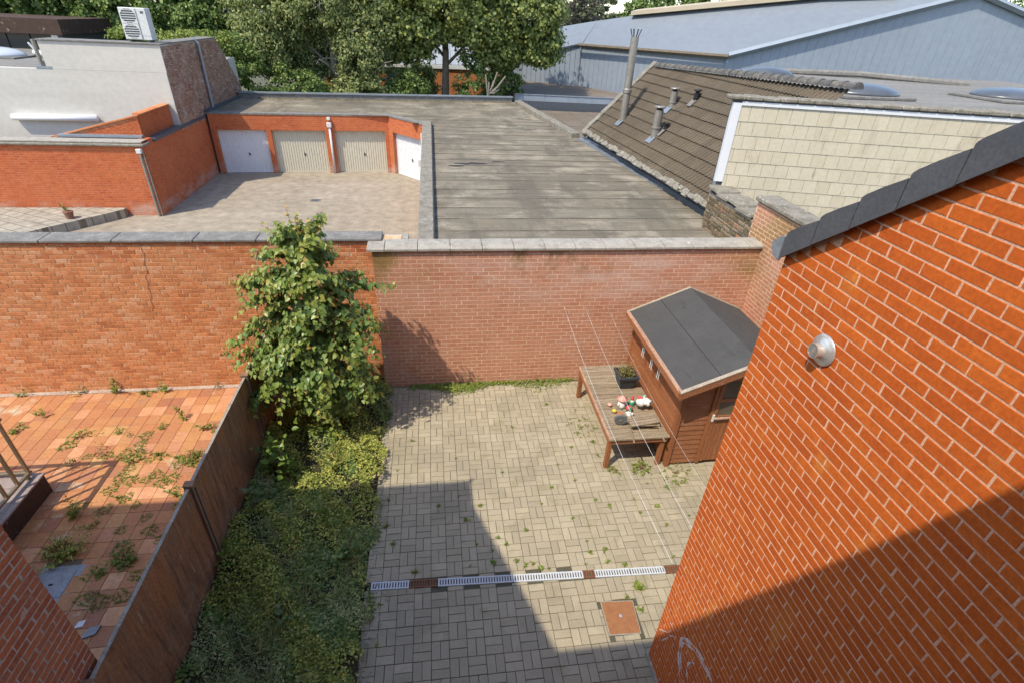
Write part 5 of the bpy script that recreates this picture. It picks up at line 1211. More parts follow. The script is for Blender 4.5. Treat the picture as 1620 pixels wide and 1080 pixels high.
# potted plant on the raised pavement
pp_ = thing('potted_plant', 'small dark clay pot with green sprig on the raised pavement', 'potted plant', (-11.55, 17.9, .28))
MB().lathe([(.10, 0), (.13, .2), (.145, .2), (.145, .24), (.12, .24)], (-11.55, 17.9, .28), 16).build('pot', 'clay_pot', pp_, smooth=False)
MB().lathe([(.001, .225), (.12, .226)], (-11.55, 17.9, .28), 14).build('soil', 'soil', pp_)
link('sprig', plantmesh('sprig', 'leaf_broad', 5, (0, 0, .22), .03, .3, .2, OVAL, .1, 12), pp_)
yc = thing('yard_drain', 'small square drain cover in the yard paving', 'drain', (-4.6, 20.8, .0))
MB().box(-4.8, -4.4, 20.65, 20.95, .001, .008).build('frame', 'concrete_dark', yc); MB().box(-4.74, -4.46, 20.7, 20.9, .004, .012).build('lid', 'metal_dark', yc)

# buildings glimpsed behind the trees
ow = thing('brick_building', 'orange brick building with pale sheet roof glimpsed behind the maple', 'building', (-2, 41, 0))
MB().box(-7, 5.3, 40, 46, 0, 3.15).build('wall', 'orange_far', ow)
MB().box(-7.1, 5.4, 39.9, 40.1, 3.152, 3.36).build('coping', 'white_paint', ow)
slab('roof', [(-7.1, 40.1, 3.4), (5.4, 40.1, 3.4), (5.4, 46, 5.6), (-7.1, 46, 5.6)], .1, 'roof_sheet', ow)
for k in range(24): MB().tube([(-7 + k * .52, 40.05, 3.43), (-7 + k * .52, 46, 5.63)], .03, 4).build('roof_seam', 'roof_sheet', ow)
cs = thing('chimney_house', 'distant pale house roof with tall chimney stack against the sky', 'house', (21.6, 92, 0))
MB().box(18, 26, 90, 98, 0, 5.8).build('wall', 'house_stone', cs)
MB().prism([(17.6, 89.7, 5.8), (26.4, 89.7, 5.8), (22, 89.7, 7.4)], (0, 8.5, 0)).build('roof', 'roof_sheet', cs)
MB().box(20.9, 22.0, 89.9, 91, 6.2, 7.9).build('chimney', 'house_stone', cs); MB().lathe([(.35, 7.9), (.28, 8.9)], (21.4, 90.4, 0), 10).build('chimney_pot', 'clay_pot', cs)

# ------------------------------------------------------------------ vegetation
def part_mesh(name, V, F, mat, parent, tint=None, kind='stuff'):
    o = link(name, fast_mesh(name, V - np.array(ORG[parent]), F, mat, tint), parent)
    if kind: o['kind'] = kind
    return o

# small tree against the wall: layered drooping sprays of heart-shaped leaves
tr = thing('small_tree', 'leafy small tree with heart shaped yellow green leaves against the wall', 'tree', (-2.02, 7.62, 0))
q = np.random.RandomState(5)
TB = np.array([-2.02, 7.62, 0.0])
trunk_pts = [(-2.02, 7.62, -.05), (-2.0, 7.62, .8), (-1.97, 7.60, 1.8), (-2.0, 7.58, 2.8), (-1.98, 7.56, 3.55), (-1.97, 7.55, 3.9)]
MB().tube(trunk_pts, [.06, .052, .04, .026, .013, .004], 8).build('trunk', 'bark', tr, smooth=True)
LP, LD, LN, LS, LT = [], [], [], [], []
tw = MB()
nb_ = 112
for i in range(nb_):
    hf = min((i + .5) / (nb_ - 16), 1); h = .45 + 3.15 * hf ** .95
    ang = i * 2.4 + q.uniform(-.35, .35)
    rad = np.interp(h, [0, .5, 1.0, 1.5, 1.9, 2.4, 2.9, 3.3, 3.7], [.4, .52, .82, 1.12, 1.28, 1.05, .82, .6, .26]) * q.uniform(.55, 1.14)
    if i >= nb_ - 16:            # the long outer sprays
        j = i - (nb_ - 16); h = [1.1, 1.35, 1.6, 1.75, 1.95, 2.1, 1.5, 1.8, 2.3, 1.25, 2.0, 1.7, 2.6, 2.75, 2.5, 1.4][j]; ang = [3.3, 3.6, 2.95, 3.5, 3.15, 2.9, 3.9, 4.3, 5.9, 5.2, 5.7, 4.8, 6.1, 3.3, 5.0, 5.6][j]
        rad = [1.15, 1.4, 1.5, 1.35, 1.45, 1.2, 1.2, 1.2, 1.2, 1.0, 1.25, 1.15, 1.3, 1.0, 1.0, 1.15][j]
    dirv = np.array([math.cos(ang), math.sin(ang) * .85, 0])
    if dirv[1] > .3: rad *= .6
    rise = np.interp(h, [0, 1.5, 2.6, 3.3, 3.8], [.15, .32, .6, 1.0, 1.5]); fall = np.interp(h, [0, 1.2, 2.6, 3.6], [.85, .75, .5, .3])
    n = 22; bend = q.uniform(-.25, .25)
    sidev = np.array([-dirv[1], dirv[0], 0]); path = []
    for k in range(n + 1):
        t = k / n
        path.append(np.array([np.interp(h, [0, 3.9], [-2.02, -1.97]), 7.58, h]) + dirv * rad * t + sidev * bend * rad * t * t + np.array([0, 0, rad * (rise * t - fall * t * t)]))
    tw.tube([tuple(p) for p in path], [.010 * (1 - .8 * k / n) for k in range(n + 1)], 5, cap=False)
    subs = [(path, 0, rad)]
    for s_ in range(4):
        k0 = q.randint(5, 16); sd = sidev * q.choice([-1, 1]) + dirv * q.uniform(.6, 1.2); sd /= np.linalg.norm(sd); ln_ = rad * q.uniform(.2, .42)
        sp = [path[k0] + sd * ln_ * t + np.array([0, 0, -.5 * ln_ * t * t + .12 * ln_ * t]) for t in np.linspace(0, 1, 10)]
        subs.append((sp, 1, ln_)); tw.tube([tuple(p) for p in sp[::3]], [.005, .004, .003, .002], 4, cap=False)
    for sp, lev, ln_ in subs:
        m = len(sp); per = max(1, int(round(ln_ / m / .0125)))
        for k in range(2 if lev else 4, m):
            for rep in range(per):
                a, b_ = sp[k - 1], sp[k]; p = a + (b_ - a) * q.uniform(); d = (b_ - a) / max(np.linalg.norm(b_ - a), 1e-6)
                side = np.cross(d, [0, 0, 1.0]); side /= max(np.linalg.norm(side), 1e-6); sgn = q.choice([-1, 1])
                ld = side * sgn * q.uniform(.5, 1.0) + d * q.uniform(.2, .6) + np.array([0, 0, -q.uniform(.3, .9)])
                nn = np.array([dirv[0] * .6, dirv[1] * .6 - .15, .75]) + q.normal(size=3) * .42
                LP.append(p + ld / np.linalg.norm(ld) * q.uniform(.01, .06) + q.normal(size=3) * np.array([.03, .03, .035])); LD.append(ld); LN.append(nn)
                tf = k / m; LS.append(q.uniform(.066, .108) * (1.08 - .42 * tf ** 3))
                tipf = .06 + .24 * tf ** 2 + q.uniform(0, .34) + (.10 if h > 2.6 else 0)
                if q.uniform() < .02 + .07 * (tf > .85): tipf += .3
                LT.append(min(tipf, 1))
tw.build('branches', 'twig', tr)
for k, (dx, dy, h) in enumerate(((-.12, -.1, 4.05), (.1, -.1, 3.95), (.35, -.15, 3.85), (.55, -.1, 3.75), (-.3, -.1, 3.8))):
    p = [np.array([-1.97 + dx * .6 * t, 7.5 + dy * t, 3.1 + (h - 3.1) * t]) for t in np.linspace(0, 1, 9)]
    MB().tube([tuple(a) for a in p], [.008 * (1 - .8 * t) for t in np.linspace(0, 1, 9)], 5).build('shoot', 'twig', tr)
    for kk in range(2, 9):
        for rep in range(3):
            ld = q.normal(size=3) * [1, 1, .5] + [0, 0, -.1]; LP.append(p[kk]); LD.append(ld); LN.append([0, -.5, .8] + q.normal(size=3) * .3); LS.append(q.uniform(.04, .085) * (1.1 - .05 * kk)); LT.append(min(q.uniform(.2, .7) + .04 * kk, 1))
LP, LD, LN, LS, LT = map(np.array, (LP, LD, LN, LS, LT))
# the 300 leaves nearest to the camera are pieces of their own
cd_ = np.linalg.norm(LP - np.array(CAM), axis=1) / LS
near = np.argsort(cd_)[:300]; msk = np.ones(len(LP), bool); msk[near] = False
V, F = leaves(LP[msk], LD[msk], LN[msk], LS[msk], HEART)
part_mesh('foliage', V, F, 'leaf_tree', tr, np.repeat(LT[msk], 6))
lms = []
for k in range(10):
    V, F = leaves(np.zeros((1, 3)), np.array([[0, 1., 0]]), np.array([[0, 0, 1.]]), np.array([1.0]), HEART * np.array([1, 1, .6 + .12 * k]))
    lms.append(fast_mesh('leaf', V, F, 'leaf_tree', np.full(6, .08 + .085 * k)))
for i in near:
    d = Vector(LD[i]).normalized(); u = d.cross(Vector(LN[i])).normalized(); w = u.cross(d)
    o = bpy.data.objects.new('leaf', lms[min(int(LT[i] * 9.9), 9)]); COL.objects.link(o); o.parent = tr
    o.matrix_local = Matrix.Translation(Vector(LP[i]) - ORG[tr]) @ Matrix((u, d, w)).transposed().to_4x4() @ Matrix.Scale(LS[i], 4)

# ivy carpet over the bed
def bedh(x, y): return .05 + .05 * np.sin(x * 3.1 + y * 1.7) + .05 * np.sin(y * 2.3 - x)
def fieldn(x, y, s, ph): return np.sin(x * s + ph) * np.sin(y * s * 1.13 + ph * 2) + .6 * np.sin(x * s * 2.3 + y * s * 1.7 + ph * 3)
n = 120000
X = q.uniform(-2.98, -.93, n); Y = q.uniform(1.3, 8.86, n)
edge = -1.02 + .07 * np.sin(Y * 5.1) + .05 * np.sin(Y * 11.3 + 1) + q.normal(size=n) * .03 + np.where(Y > 7.2, (Y - 7.2) * .06, 0)
dens = np.clip(.62 + .42 * fieldn(X, Y, 3.4, .4) + .3 * fieldn(X, Y, 8.0, 1.9), .08, 1)
k_ = (X < edge) & (q.uniform(size=n) < dens); X, Y = X[k_], Y[k_]; n = len(X)
mound = .72 * np.clip(.13 + .09 * fieldn(X, Y, 2.2, 1.1) + .08 * fieldn(X, Y, 5.6, .3) + .04 * fieldn(X, Y, 11, 2.2), .02, .5) * np.clip((-.90 - X) / .25, .12, 1)
Zc = bedh(X, Y) + mound * q.uniform(.15, 1.0, n) ** .55
P = np.stack([X, Y, Zc], 1); N_ = q.normal(size=(n, 3)) * .5 + [-.1, -.2, 1]; D = q.normal(size=(n, 3)) * [1, 1, .35]
sp_ = fieldn(X, Y, 1.7, 2.6) + .5 * fieldn(X, Y, 4.3, .9) + q.normal(size=n) * .25 + np.where(Y < 5.2, .25, -.5)
for nm, mk, mt_, sz_, sh_, lb in (('ground_cover', sp_ < .25, 'leaf_ivy', (.016, .042), OVAL * np.array([1.5, 1, 1]), 'low yellow green ivy and creeping ground cover filling the bed'),
                              ('ground_cover', (sp_ >= .25) & (sp_ < .75), 'leaf_hedge', (.02, .055), HEART, 'patches of dark green ground cover in the shaded bed'),
                              ('ground_cover', sp_ >= .75, 'grass_dry', (.02, .05), OVAL * np.array([.7, 1, 1]), 'grey green wispy ground cover patches in the near bed')):
    V, F = leaves(P[mk], D[mk], N_[mk], q.uniform(*sz_, mk.sum()), sh_)
    o = link(nm, fast_mesh(nm, V, F, mt_)); tag(o, lb, 'ground cover', kind='stuff')
# dry grass tufts in the near part
n = 7000; cxs = q.uniform(-2.6, -1.15, 46); cys = q.uniform(2.2, 5.6, 46); ci = q.randint(0, 46, n)
X = cxs[ci] + q.normal(size=n) * .09; Y = cys[ci] + q.normal(size=n) * .11; kk = (X < -1.05) & (X > -2.97); X, Y = X[kk], Y[kk]; n = len(X)
P = np.stack([X, Y, bedh(X, Y) + .03], 1); D = q.normal(size=(n, 3)) * [.75, .75, .2] + [.1, -.1, .8]
V, F = leaves(P, D, q.normal(size=(n, 3)) + [0, 0, .5], q.uniform(.06, .17, n), BLADE)
gr_ = link('dry_grass', fast_mesh('dry_grass', V, F, 'grass_dry')); tag(gr_, 'dry grey green grass tufts among the ivy', 'grass', kind='stuff')
# pebbles and crumbs along the bed edge
n = 700; pe = MB()
for i in range(n):
    y_ = rng.uniform(1.5, 8.4); x_ = -1.0 + .06 * math.sin(y_ * 5.1) + abs(rng.gauss(0, .07)); r_ = rng.uniform(.004, .013)
    pe.lathe([(r_ * .7, -.002), (r_, r_ * .5), (r_ * .5, r_ * 1.1)], (x_, y_, 0), 5)
o = pe.build('gravel', 'concrete'); tag(o, 'loose gravel and crumbs along the edge of the paving', 'gravel', kind='stuff')

# broad-leaved plants in the bed
def bush(name, label, cat, loc, n_st, h, spread, shape, size, mat, seed, per=7, group=None, r=.08):
    t = thing(name, label, cat, loc, group)
    o = link('leaves', plantmesh('leaves', mat, n_st, (0, 0, 0), r, h, spread, shape, size, seed, perleaf=per), t); o['kind'] = 'stuff'
    st = MB(); qq = np.random.RandomState(seed + 50)
    for i in range(max(2, n_st // 3)):
        d = Vector((qq.normal() * spread, qq.normal() * spread, 1)).normalized(); st.tube([Vector(loc), Vector(loc) + d * h * .8], [.006, .002], 5)
    st.build('stems', 'twig', t)['kind'] = 'stuff'
    return t
WIDE = OVAL * np.array([1.25, 1, 1.2])
bush('leafy_shrub', 'light green broad leaved shrub standing by the fence post', 'shrub', (-2.74, 6.42, .05), 8, .95, .2, WIDE, .17, 'leaf_broad', 21, 6)
bush('leafy_shrub', 'yellow green broad leaved shrub in sun just right of the fence post shrub', 'shrub', (-2.50, 6.30, .05), 8, .85, .2, WIDE, .16, 'leaf_broad', 22, 6)
bush('leafy_weed', 'blue green lobed weed below the fence shrubs', 'weed', (-2.66, 5.75, .05), 9, .45, .45, HEART, .12, 'leaf_blue', 23, 4)
bush('leafy_weed', 'blue green lobed weed in the dark middle of the bed', 'weed', (-1.98, 3.95, .05), 11, .32, .7, HEART, .09, 'leaf_blue', 24, 5, r=.15)
bush('leafy_weed', 'pale green broad leaved weed at the near edge of the bed', 'weed', (-1.42, 3.35, .05), 7, .3, .6, HEART, .11, 'leaf_broad', 25, 4, r=.1)
bush('leafy_weed', 'small green weed against the fence in the near bed', 'weed', (-2.72, 4.75, .05), 6, .35, .5, HEART, .10, 'leaf_broad', 26, 4)
bush('leafy_weed', 'dark green leafy weed in the middle of the shaded bed near the paving', 'weed', (-1.35, 4.75, .08), 8, .3, .6, HEART, .085, 'leaf_hedge', 28, 5, r=.12)
bush('leafy_weed', 'upright green weed in the shaded bed just past the shadow edge', 'weed', (-1.75, 5.35, .08), 8, .34, .5, OVAL, .11, 'leaf_broad', 29, 6, r=.12)
bush('leafy_weed', 'large leaved weed at the bottom of the bed beside the fence', 'weed', (-2.3, 2.9, .08), 7, .3, .6, HEART, .1, 'leaf_blue', 30, 4, r=.12)
bush('trailing_shrub', 'pale small leaved shrub under the tree in full sun', 'shrub', (-1.75, 6.55, .05), 36, .42, .55, OVAL, .045, 'leaf_ivy', 27, 12, r=.25)

# weeds in the terrace joints
SPIKE = OVAL * np.array([.6, 1, 1])
protos = [plantmesh('weed_proto', 'leaf_weed', 5, (0, 0, 0), .05, .16, .8, OVAL, .045, 31, perleaf=9), plantmesh('weed_proto', 'leaf_weed', 9, (0, 0, 0), .10, .09, 1.4, OVAL, .03, 32, perleaf=10),
          plantmesh('weed_proto', 'leaf_weed_dry', 6, (0, 0, 0), .05, .17, .7, OVAL, .03, 33, perleaf=7), plantmesh('weed_proto', 'leaf_weed', 3, (0, 0, 0), .02, .26, .35, SPIKE, .06, 34, perleaf=14)]
creep = [plantmesh('weed_proto', 'leaf_weed', 26, (0, 0, 0), .10, .05, 2.2, OVAL, .025, 35, perleaf=7)]
def weed(mesh, label, loc, s, rz, group=None, cat='weed', name='weed', kind=None):
    o = link(name, mesh, None, loc); o.scale = (s, s, s); o.rotation_euler = (0, 0, rz); tag(o, label, cat, group, kind); return o
GT = 'weeds in the terrace joints'; LT_ = 'small weed growing from a joint of the orange tiled terrace'
tw_ = [(-6.09, 7.57), (-5.57, 7.64), (-5.58, 7.07), (-4.98, 5.61), (-5.55, 8.75), (-6.71, 8.82), (-7.75, 8.83), (-4.9, 7.71), (-5.32, 7.5), (-4.82, 6.07), (-4.53, 4.77), (-4.38, 4.47), (-7.14, 8.24), (-7.25, 7.83), (-4.94, 7.09), (-4.07, 7.56), (-5.36, 8.8), (-4.31, 8.8), (-3.3, 4.6), (-3.35, 4.15), (-3.6, 4.45), (-4.0, 6.0), (-4.3, 6.9), (-3.85, 6.35), (-5.0, 6.9), (-4.6, 7.0), (-5.9, 6.9)]
for k, (x_, y_) in enumerate(tw_): weed(protos[k % 3], LT_, (x_, y_, 0), rng.uniform(1.0, 1.8), rng.uniform(0, 6.28), GT)
GC = 'creeping weeds along the terrace joints'; LC = 'flat creeping weed spreading along a joint of the orange terrace'
for k, (x_, y_) in enumerate([(-5.45, 7.05), (-5.2, 7.05), (-5.0, 7.06), (-4.75, 6.9), (-4.5, 6.55), (-4.35, 6.35), (-4.1, 6.2), (-3.75, 6.0), (-3.95, 6.75), (-4.05, 6.95), (-4.25, 6.75), (-5.05, 6.3), (-4.95, 5.9), (-4.4, 5.2), (-4.2, 4.95), (-4.0, 4.75), (-3.6, 5.1), (-3.4, 5.6), (-4.55, 5.5), (-3.3, 5.0), (-6.2, 7.35), (-5.75, 7.05), (-5.05, 7.5), (-5.05, 7.3), (-4.98, 6.75), (-5.02, 6.55), (-4.85, 6.45), (-4.62, 6.45), (-4.25, 6.45), (-3.9, 6.2), (-3.6, 5.9), (-4.75, 6.1), (-4.55, 5.95), (-4.3, 5.7), (-4.15, 5.45), (-3.9, 5.3), (-3.75, 4.7), (-3.45, 4.35), (-4.05, 4.45), (-4.3, 4.4), (-4.5, 4.45), (-3.25, 4.1), (-5.3, 6.0)]):
    weed(creep[0], LC, (x_, y_, 0), rng.uniform(.7, 1.25), rng.uniform(0, 6.28), GC)
weed(plantmesh('tall_weed', 'leaf_weed', 1, (0, 0, 0), .005, .48, .06, SPIKE, .09, 41, perleaf=46), 'tall spiky weed standing alone on the orange terrace near the fence', (-4.60, 7.9, 0), 1, 0, name='tall_weed')
weed(plantmesh('tall_weed', 'leaf_weed', 2, (0, 0, 0), .02, .55, .12, SPIKE, .09, 42, perleaf=44), 'tall feathery weed leaning on the brick wall', (-6.12, 8.78, 0), 1, .4, name='tall_weed')
weed(plantmesh('tall_weed', 'leaf_weed', 1, (0, 0, 0), .02, .36, .05, SPIKE, .09, 43, perleaf=30), 'spiky weed near the middle of the terrace beside the landing', (-7.0, 8.12, 0), .8, 0, name='tall_weed')
weed(plantmesh('tall_weed', 'leaf_weed', 5, (0, 0, 0), .05, .42, .22, SPIKE, .08, 44, perleaf=22), 'bushy upright weed at the shadow edge near the landing', (-5.28, 5.8, 0), 1, 0, name='tall_weed')
weed(plantmesh('tall_weed', 'leaf_weed', 3, (0, 0, 0), .03, .26, .2, SPIKE, .07, 45, perleaf=16), 'upright weed against the wall above the tall spiky weed', (-5.22, 8.74, 0), 1, 0, name='tall_weed')
bush('weed_clump', 'large dark green weed clump beside the brick corner on the terrace', 'weed', (-5.12, 5.18, 0), 60, .34, .75, OVAL, .045, 'leaf_ivy', 46, 14, r=.2)
bush('weed_clump', 'yellow green moss like clump beside the grey inspection cover', 'weed', (-5.32, 4.72, 0), 40, .2, .8, OVAL, .04, 'leaf_weed', 47, 10, r=.1)
bush('weed_clump', 'sprawling weed clump in the shaded terrace beside the fence', 'weed', (-4.28, 5.0, 0), 40, .2, 1.1, OVAL, .04, 'leaf_weed', 48, 10, r=.14)
bush('weed_clump', 'yellowish weed clump at the foot of the fence in sun', 'weed', (-4.1, 6.85, 0), 34, .2, .9, OVAL, .04, 'leaf_weed', 49, 10, r=.15)

# weeds in the patio joints
pw = [(2.51, 3.89), (1.19, 4.39), (1.25, 4.3), (1.32, 4.3), (1.39, 4.27), (.28, 4.44), (.58, 4.45), (1.01, 4.36), (.98, 4.46), (.79, 4.74), (1.2, 4.94), (1.89, 5.08), (1.98, 4.67), (2.26, 4.49), (3.0, 5.09), (2.59, 5.25), (2.33, 5.4), (2.93, 5.34), (3.29, 5.18), (2.12, 5.82), (1.68, 5.72), (.65, 4.65), (.53, 5.45), (.16, 5.67), (-.14, 5.51), (3.3, 4.82), (3.25, 5.65), (3.64, 5.54), (2.02, 4.46), (1.93, 4.3), (-.77, 4.89), (-.4, 4.41), (-.81, 5.7), (.39, 4.78), (.71, 4.85), (2.25, 4.3), (2.44, 4.25), (3.13, 4.29), (3.66, 4.96), (3.08, 7.06), (2.6, 6.67), (2.62, 6.34), (2.68, 3.38), (2.44, 3.57), (2.29, 3.78), (.3, 5.2), (1.5, 5.4), (1.0, 6.1), (2.2, 6.6), (2.5, 7.3), (1.9, 6.2), (-.5, 7.0), (.2, 6.5), (1.3, 7.2), (2.0, 7.8), (2.45, 6.95), (2.5, 7.6), (-.9, 4.0), (-.85, 3.5), (-.88, 5.2), (-.8, 6.3)]
GP = 'weeds in the patio joints'; LPW = 'tiny green weed sprouting from a joint of the grey patio paving'
small = [plantmesh('weed_proto', 'leaf_weed', 5, (0, 0, 0), .012, .035, 1.5, OVAL, .032, 61 + k, perleaf=4) for k in range(4)]
for k, (x_, y_) in enumerate(pw[1:]):
    gx = PX0 - .04 + round((x_ - PX0 + .04) / (MOD / 2)) * MOD / 2
    weed(small[k % 4], LPW, (gx, y_, 0), rng.uniform(.7, 1.7), rng.uniform(0, 6.28), GP)
weed(plantmesh('leafy_weed', 'leaf_weed', 9, (0, 0, 0), .02, .07, 1.4, WIDE, .075, 70, perleaf=4), 'largest green weed rosette on the patio next to the drain end', (2.51, 3.89, 0), 1, 0, name='leafy_weed')
bush('weed_clump', 'green weeds at the foot of the shed beside the table leg', 'weed', (3.30, 5.98, 0), 34, .12, 1.3, OVAL, .04, 'leaf_weed', 71, 8, r=.16)
bush('weed_clump', 'low weeds along the shed front below the door', 'weed', (3.85, 5.84, 0), 40, .07, 1.6, OVAL, .035, 'leaf_weed', 72, 7, r=.26)
bush('weed_clump', 'weed clump under the plank table near its front leg', 'weed', (2.82, 6.0, 0), 16, .1, 1.2, OVAL, .035, 'leaf_weed', 73, 8, r=.1)
bush('weed_clump', 'weeds on the paving along the left side of the table', 'weed', (2.55, 7.1, 0), 30, .05, 1.6, OVAL, .03, 'leaf_weed', 74, 7, r=.3)
# moss and clover strip along the foot of the back wall
n = 5200; X = np.concatenate([q.uniform(-.6, 2.7, n // 2), q.normal(.25, .35, n - n // 2)]); Y = 8.585 - np.abs(q.normal(size=n)) * .075 * (1.2 + np.sin(X * 4) * .6)
P = np.stack([X, Y, q.uniform(0, .05, n)], 1); V, F = leaves(P, q.normal(size=(n, 3)) * [1, 1, .5], q.normal(size=(n, 3)) * .5 + [0, -.3, 1], q.uniform(.015, .04, n), OVAL * np.array([1.5, 1, 1]))
o = link('clover_strip', fast_mesh('clover_strip', V, F, 'leaf_weed')); tag(o, 'strip of clover and moss along the foot of the back wall', 'ground cover', kind='stuff')
for k, (x_, s_, lb) in enumerate(((.78, .9, 'thin dark weed rising against the back wall left of the others'), (1.95, 1.0, 'tallest thin weed against the back wall'), (2.2, .6, 'short bushy weed against the back wall near the table'))):
    weed(plantmesh('wall_weed', 'leaf_hedge', 2, (0, 0, 0), .02, .32, .12, OVAL, .04, 80 + k, perleaf=14), lb, (x_, 8.53, 0), s_, 0, name='wall_weed')

# litter on the terrace
t = thing('slate_piece', 'broken grey slate lying on the tiles by the brick corner', 'slate', (-4.2, 4.0, 0)); MB().prism([(-4.27, 3.93, .004), (-4.13, 3.98, .004), (-4.12, 4.09, .004), (-4.24, 4.06, .004)], (0, 0, .016)).build('slab', 'grey_lid', t)
t = thing('paper_scrap', 'white paper scrap by the brick corner on the terrace', 'litter', (-4.36, 4.13, 0)); MB().prism([(-4.42, 4.08, .003), (-4.33, 4.10, .003), (-4.33, 4.18, .003), (-4.40, 4.16, .01)], (0, 0, .004)).build('sheet', 'white_paint', t)

# ---- trees beyond the garages
def crown(blobs, n, size, shape, seed, mat, parent, name='crown', clump=.42, droop=.3):
    qq = np.random.RandomState(seed); P = []; N = []; tot = sum(b[6] for b in blobs)
    for (cx, cy, cz, rx, ry, rz, w) in blobs:
        m = int(n * w / tot); nc = max(int(m / 70), 6)
        d = norm(qq.normal(size=(nc, 3))); r = qq.uniform(.45, 1.0, nc) ** .6
        C = np.array([cx, cy, cz]) + d * r[:, None] * np.array([rx, ry, rz])
        ci = qq.randint(0, nc, m); rad = clump * qq.uniform(.5, 1.3, nc)
        off = norm(qq.normal(size=(m, 3))) * (qq.uniform(size=(m, 1)) ** .45) * rad[ci][:, None] * np.array([1, 1, .7])
        P.append(C[ci] + off); N.append(norm(off) * .7 + norm(d)[ci] * .5 + [0, 0, .35] + qq.normal(size=(m, 3)) * .35)
    P = np.concatenate(P); N = np.concatenate(N); m = len(P)
    D = qq.normal(size=(m, 3)) + [0, 0, -droop * 2]
    V, F = leaves(P, D, N, qq.uniform(.6, 1.25, m) * size, shape)
    return part_mesh(name, V, F, mat, parent)
def limbs(parent, base, top, r0, n, spread, seed, mat='bark', hmin=.35, L=3.0):
    qq = np.random.RandomState(seed); b, t_ = Vector(base), Vector(top)
    path = [b.lerp(t_, k / 8) + Vector((qq.normal() * .06, qq.normal() * .06, 0)) * k / 3 for k in range(9)]
    MB().tube(path, [r0 * (1 - .085 * k) for k in range(9)], 10).build('trunk', mat, parent, smooth=True)
    for i in range(n):
        f = hmin + (1 - hmin) * i / n; s = b.lerp(t_, f); a = i * 2.4 + qq.uniform(-.5, .5); l = L * (1.1 - .5 * f)
        e = s + Vector((math.cos(a) * l * spread, math.sin(a) * l * spread, l * .55)); mid = s.lerp(e, .5) + Vector((0, 0, .15 * l))
        MB().tube([s, mid, e], [r0 * .35, r0 * .22, r0 * .08], 6).build('limb', mat, parent, smooth=True)
mp = thing('maple_tree', 'tall maple with straight pale trunk behind the garage roof', 'tree', (.75, 34, 0))
limbs(mp, (.72, 34, 0), (1.0, 34.2, 9.0), .27, 14, .9, 3, L=4.0, hmin=.42)
crown([(1.2, 34.2, 8.0, 4.6, 3.2, 3.0, 6), (-2.2, 34, 6.6, 2.0, 2.0, 1.7, 2.2), (5.2, 33.8, 6.6, 2.3, 2.0, 1.9, 3), (6.2, 33.8, 4.9, 1.3, 1.4, .9, 1.3), (2.6, 33.2, 5.8, 1.8, 1.4, 1.0, 1.6), (-.6, 33.4, 5.6, 1.7, 1.3, .8, 1.2), (3.2, 34.6, 10.5, 3.4, 2.6, 1.6, 2), (-1.2, 34.2, 4.7, 1.6, 1.2, .7, 1.0), (3.9, 33.6, 4.6, 1.4, 1.2, .7, 1.0), (-2.6, 34.2, 8.0, 2.4, 2.0, 2.2, 2)], 110000, .17, OVAL * np.array([1.8, 1, 1]), 101, 'leaf_maple', mp, clump=.55)
wl = thing('grey_green_tree', 'wide grey green tree with bare lower branches behind the garages', 'tree', (-5.2, 33.5, 0))
limbs(wl, (-5.0, 33.6, 0), (-5.6, 33.8, 8.5), .3, 14, .9, 5, 'twig_grey', hmin=.15, L=3.4)
crown([(-5.4, 33.6, 7.2, 3.6, 2.2, 2.6, 6), (-8.2, 33.8, 6.4, 2.3, 2.0, 2.3, 3), (-2.9, 33.4, 6.0, 1.7, 1.6, 2.4, 2.4), (-3.8, 32.6, 4.2, 1.2, 1.0, 1.7, 1.8), (-8.8, 33.0, 4.4, 1.5, 1.2, 1.4, 1.6), (-6.2, 34.6, 4.6, 3.0, 1.2, 1.9, 3), (-5.6, 35.4, 6.8, 4.4, 1.2, 2.8, 3)], 105000, .15, OVAL * np.array([1.2, 1, 1]), 102, 'leaf_willow', wl, clump=.5, droop=.6)
q3 = np.random.RandomState(9)
for k in range(16):
    a = Vector((q3.uniform(-9, -2.6), 32.2 + q3.uniform(0, .8), 2.6 + q3.uniform(0, 1.4))); b_ = a + Vector((q3.normal() * 1.0, -.3, q3.uniform(-.3, .9)))
    MB().tube([a, a.lerp(b_, .5) + Vector((0, 0, .12)), b_], [.045, .03, .012], 5).build('bare_branch', 'twig_grey', wl)
for k, (x_, w_, h_) in enumerate(((-13.0, 2.6, 3.4), (-17.5, 3.2, 3.0), (-22.5, 3.4, 3.2))):
    hd = thing('ivy_hedge', ['dark ivy covered tree mass right of the air conditioner', 'dark leafy tree mass behind the air conditioner', 'dark leafy tree mass at the top left corner'][k], 'tree', (x_, 36.5, 0), 'trees behind the white building')
    limbs(hd, (x_, 36.5, 0), (x_ + .3, 36.7, 6.5), .2, 6, .7, 20 + k)
    crown([(x_, 36.5, 3.6, w_, 1.8, 2.6, 3), (x_ + .8, 36.2, 6.0, w_ * .95, 1.9, 2.4, 3), (x_ - 1.2, 36.6, 6.6, w_ * .8, 1.7, 2.2, 2)], 42000, .17, OVAL * np.array([1.7, 1, 1]), 110 + k, 'leaf_hedge', hd, clump=.42)
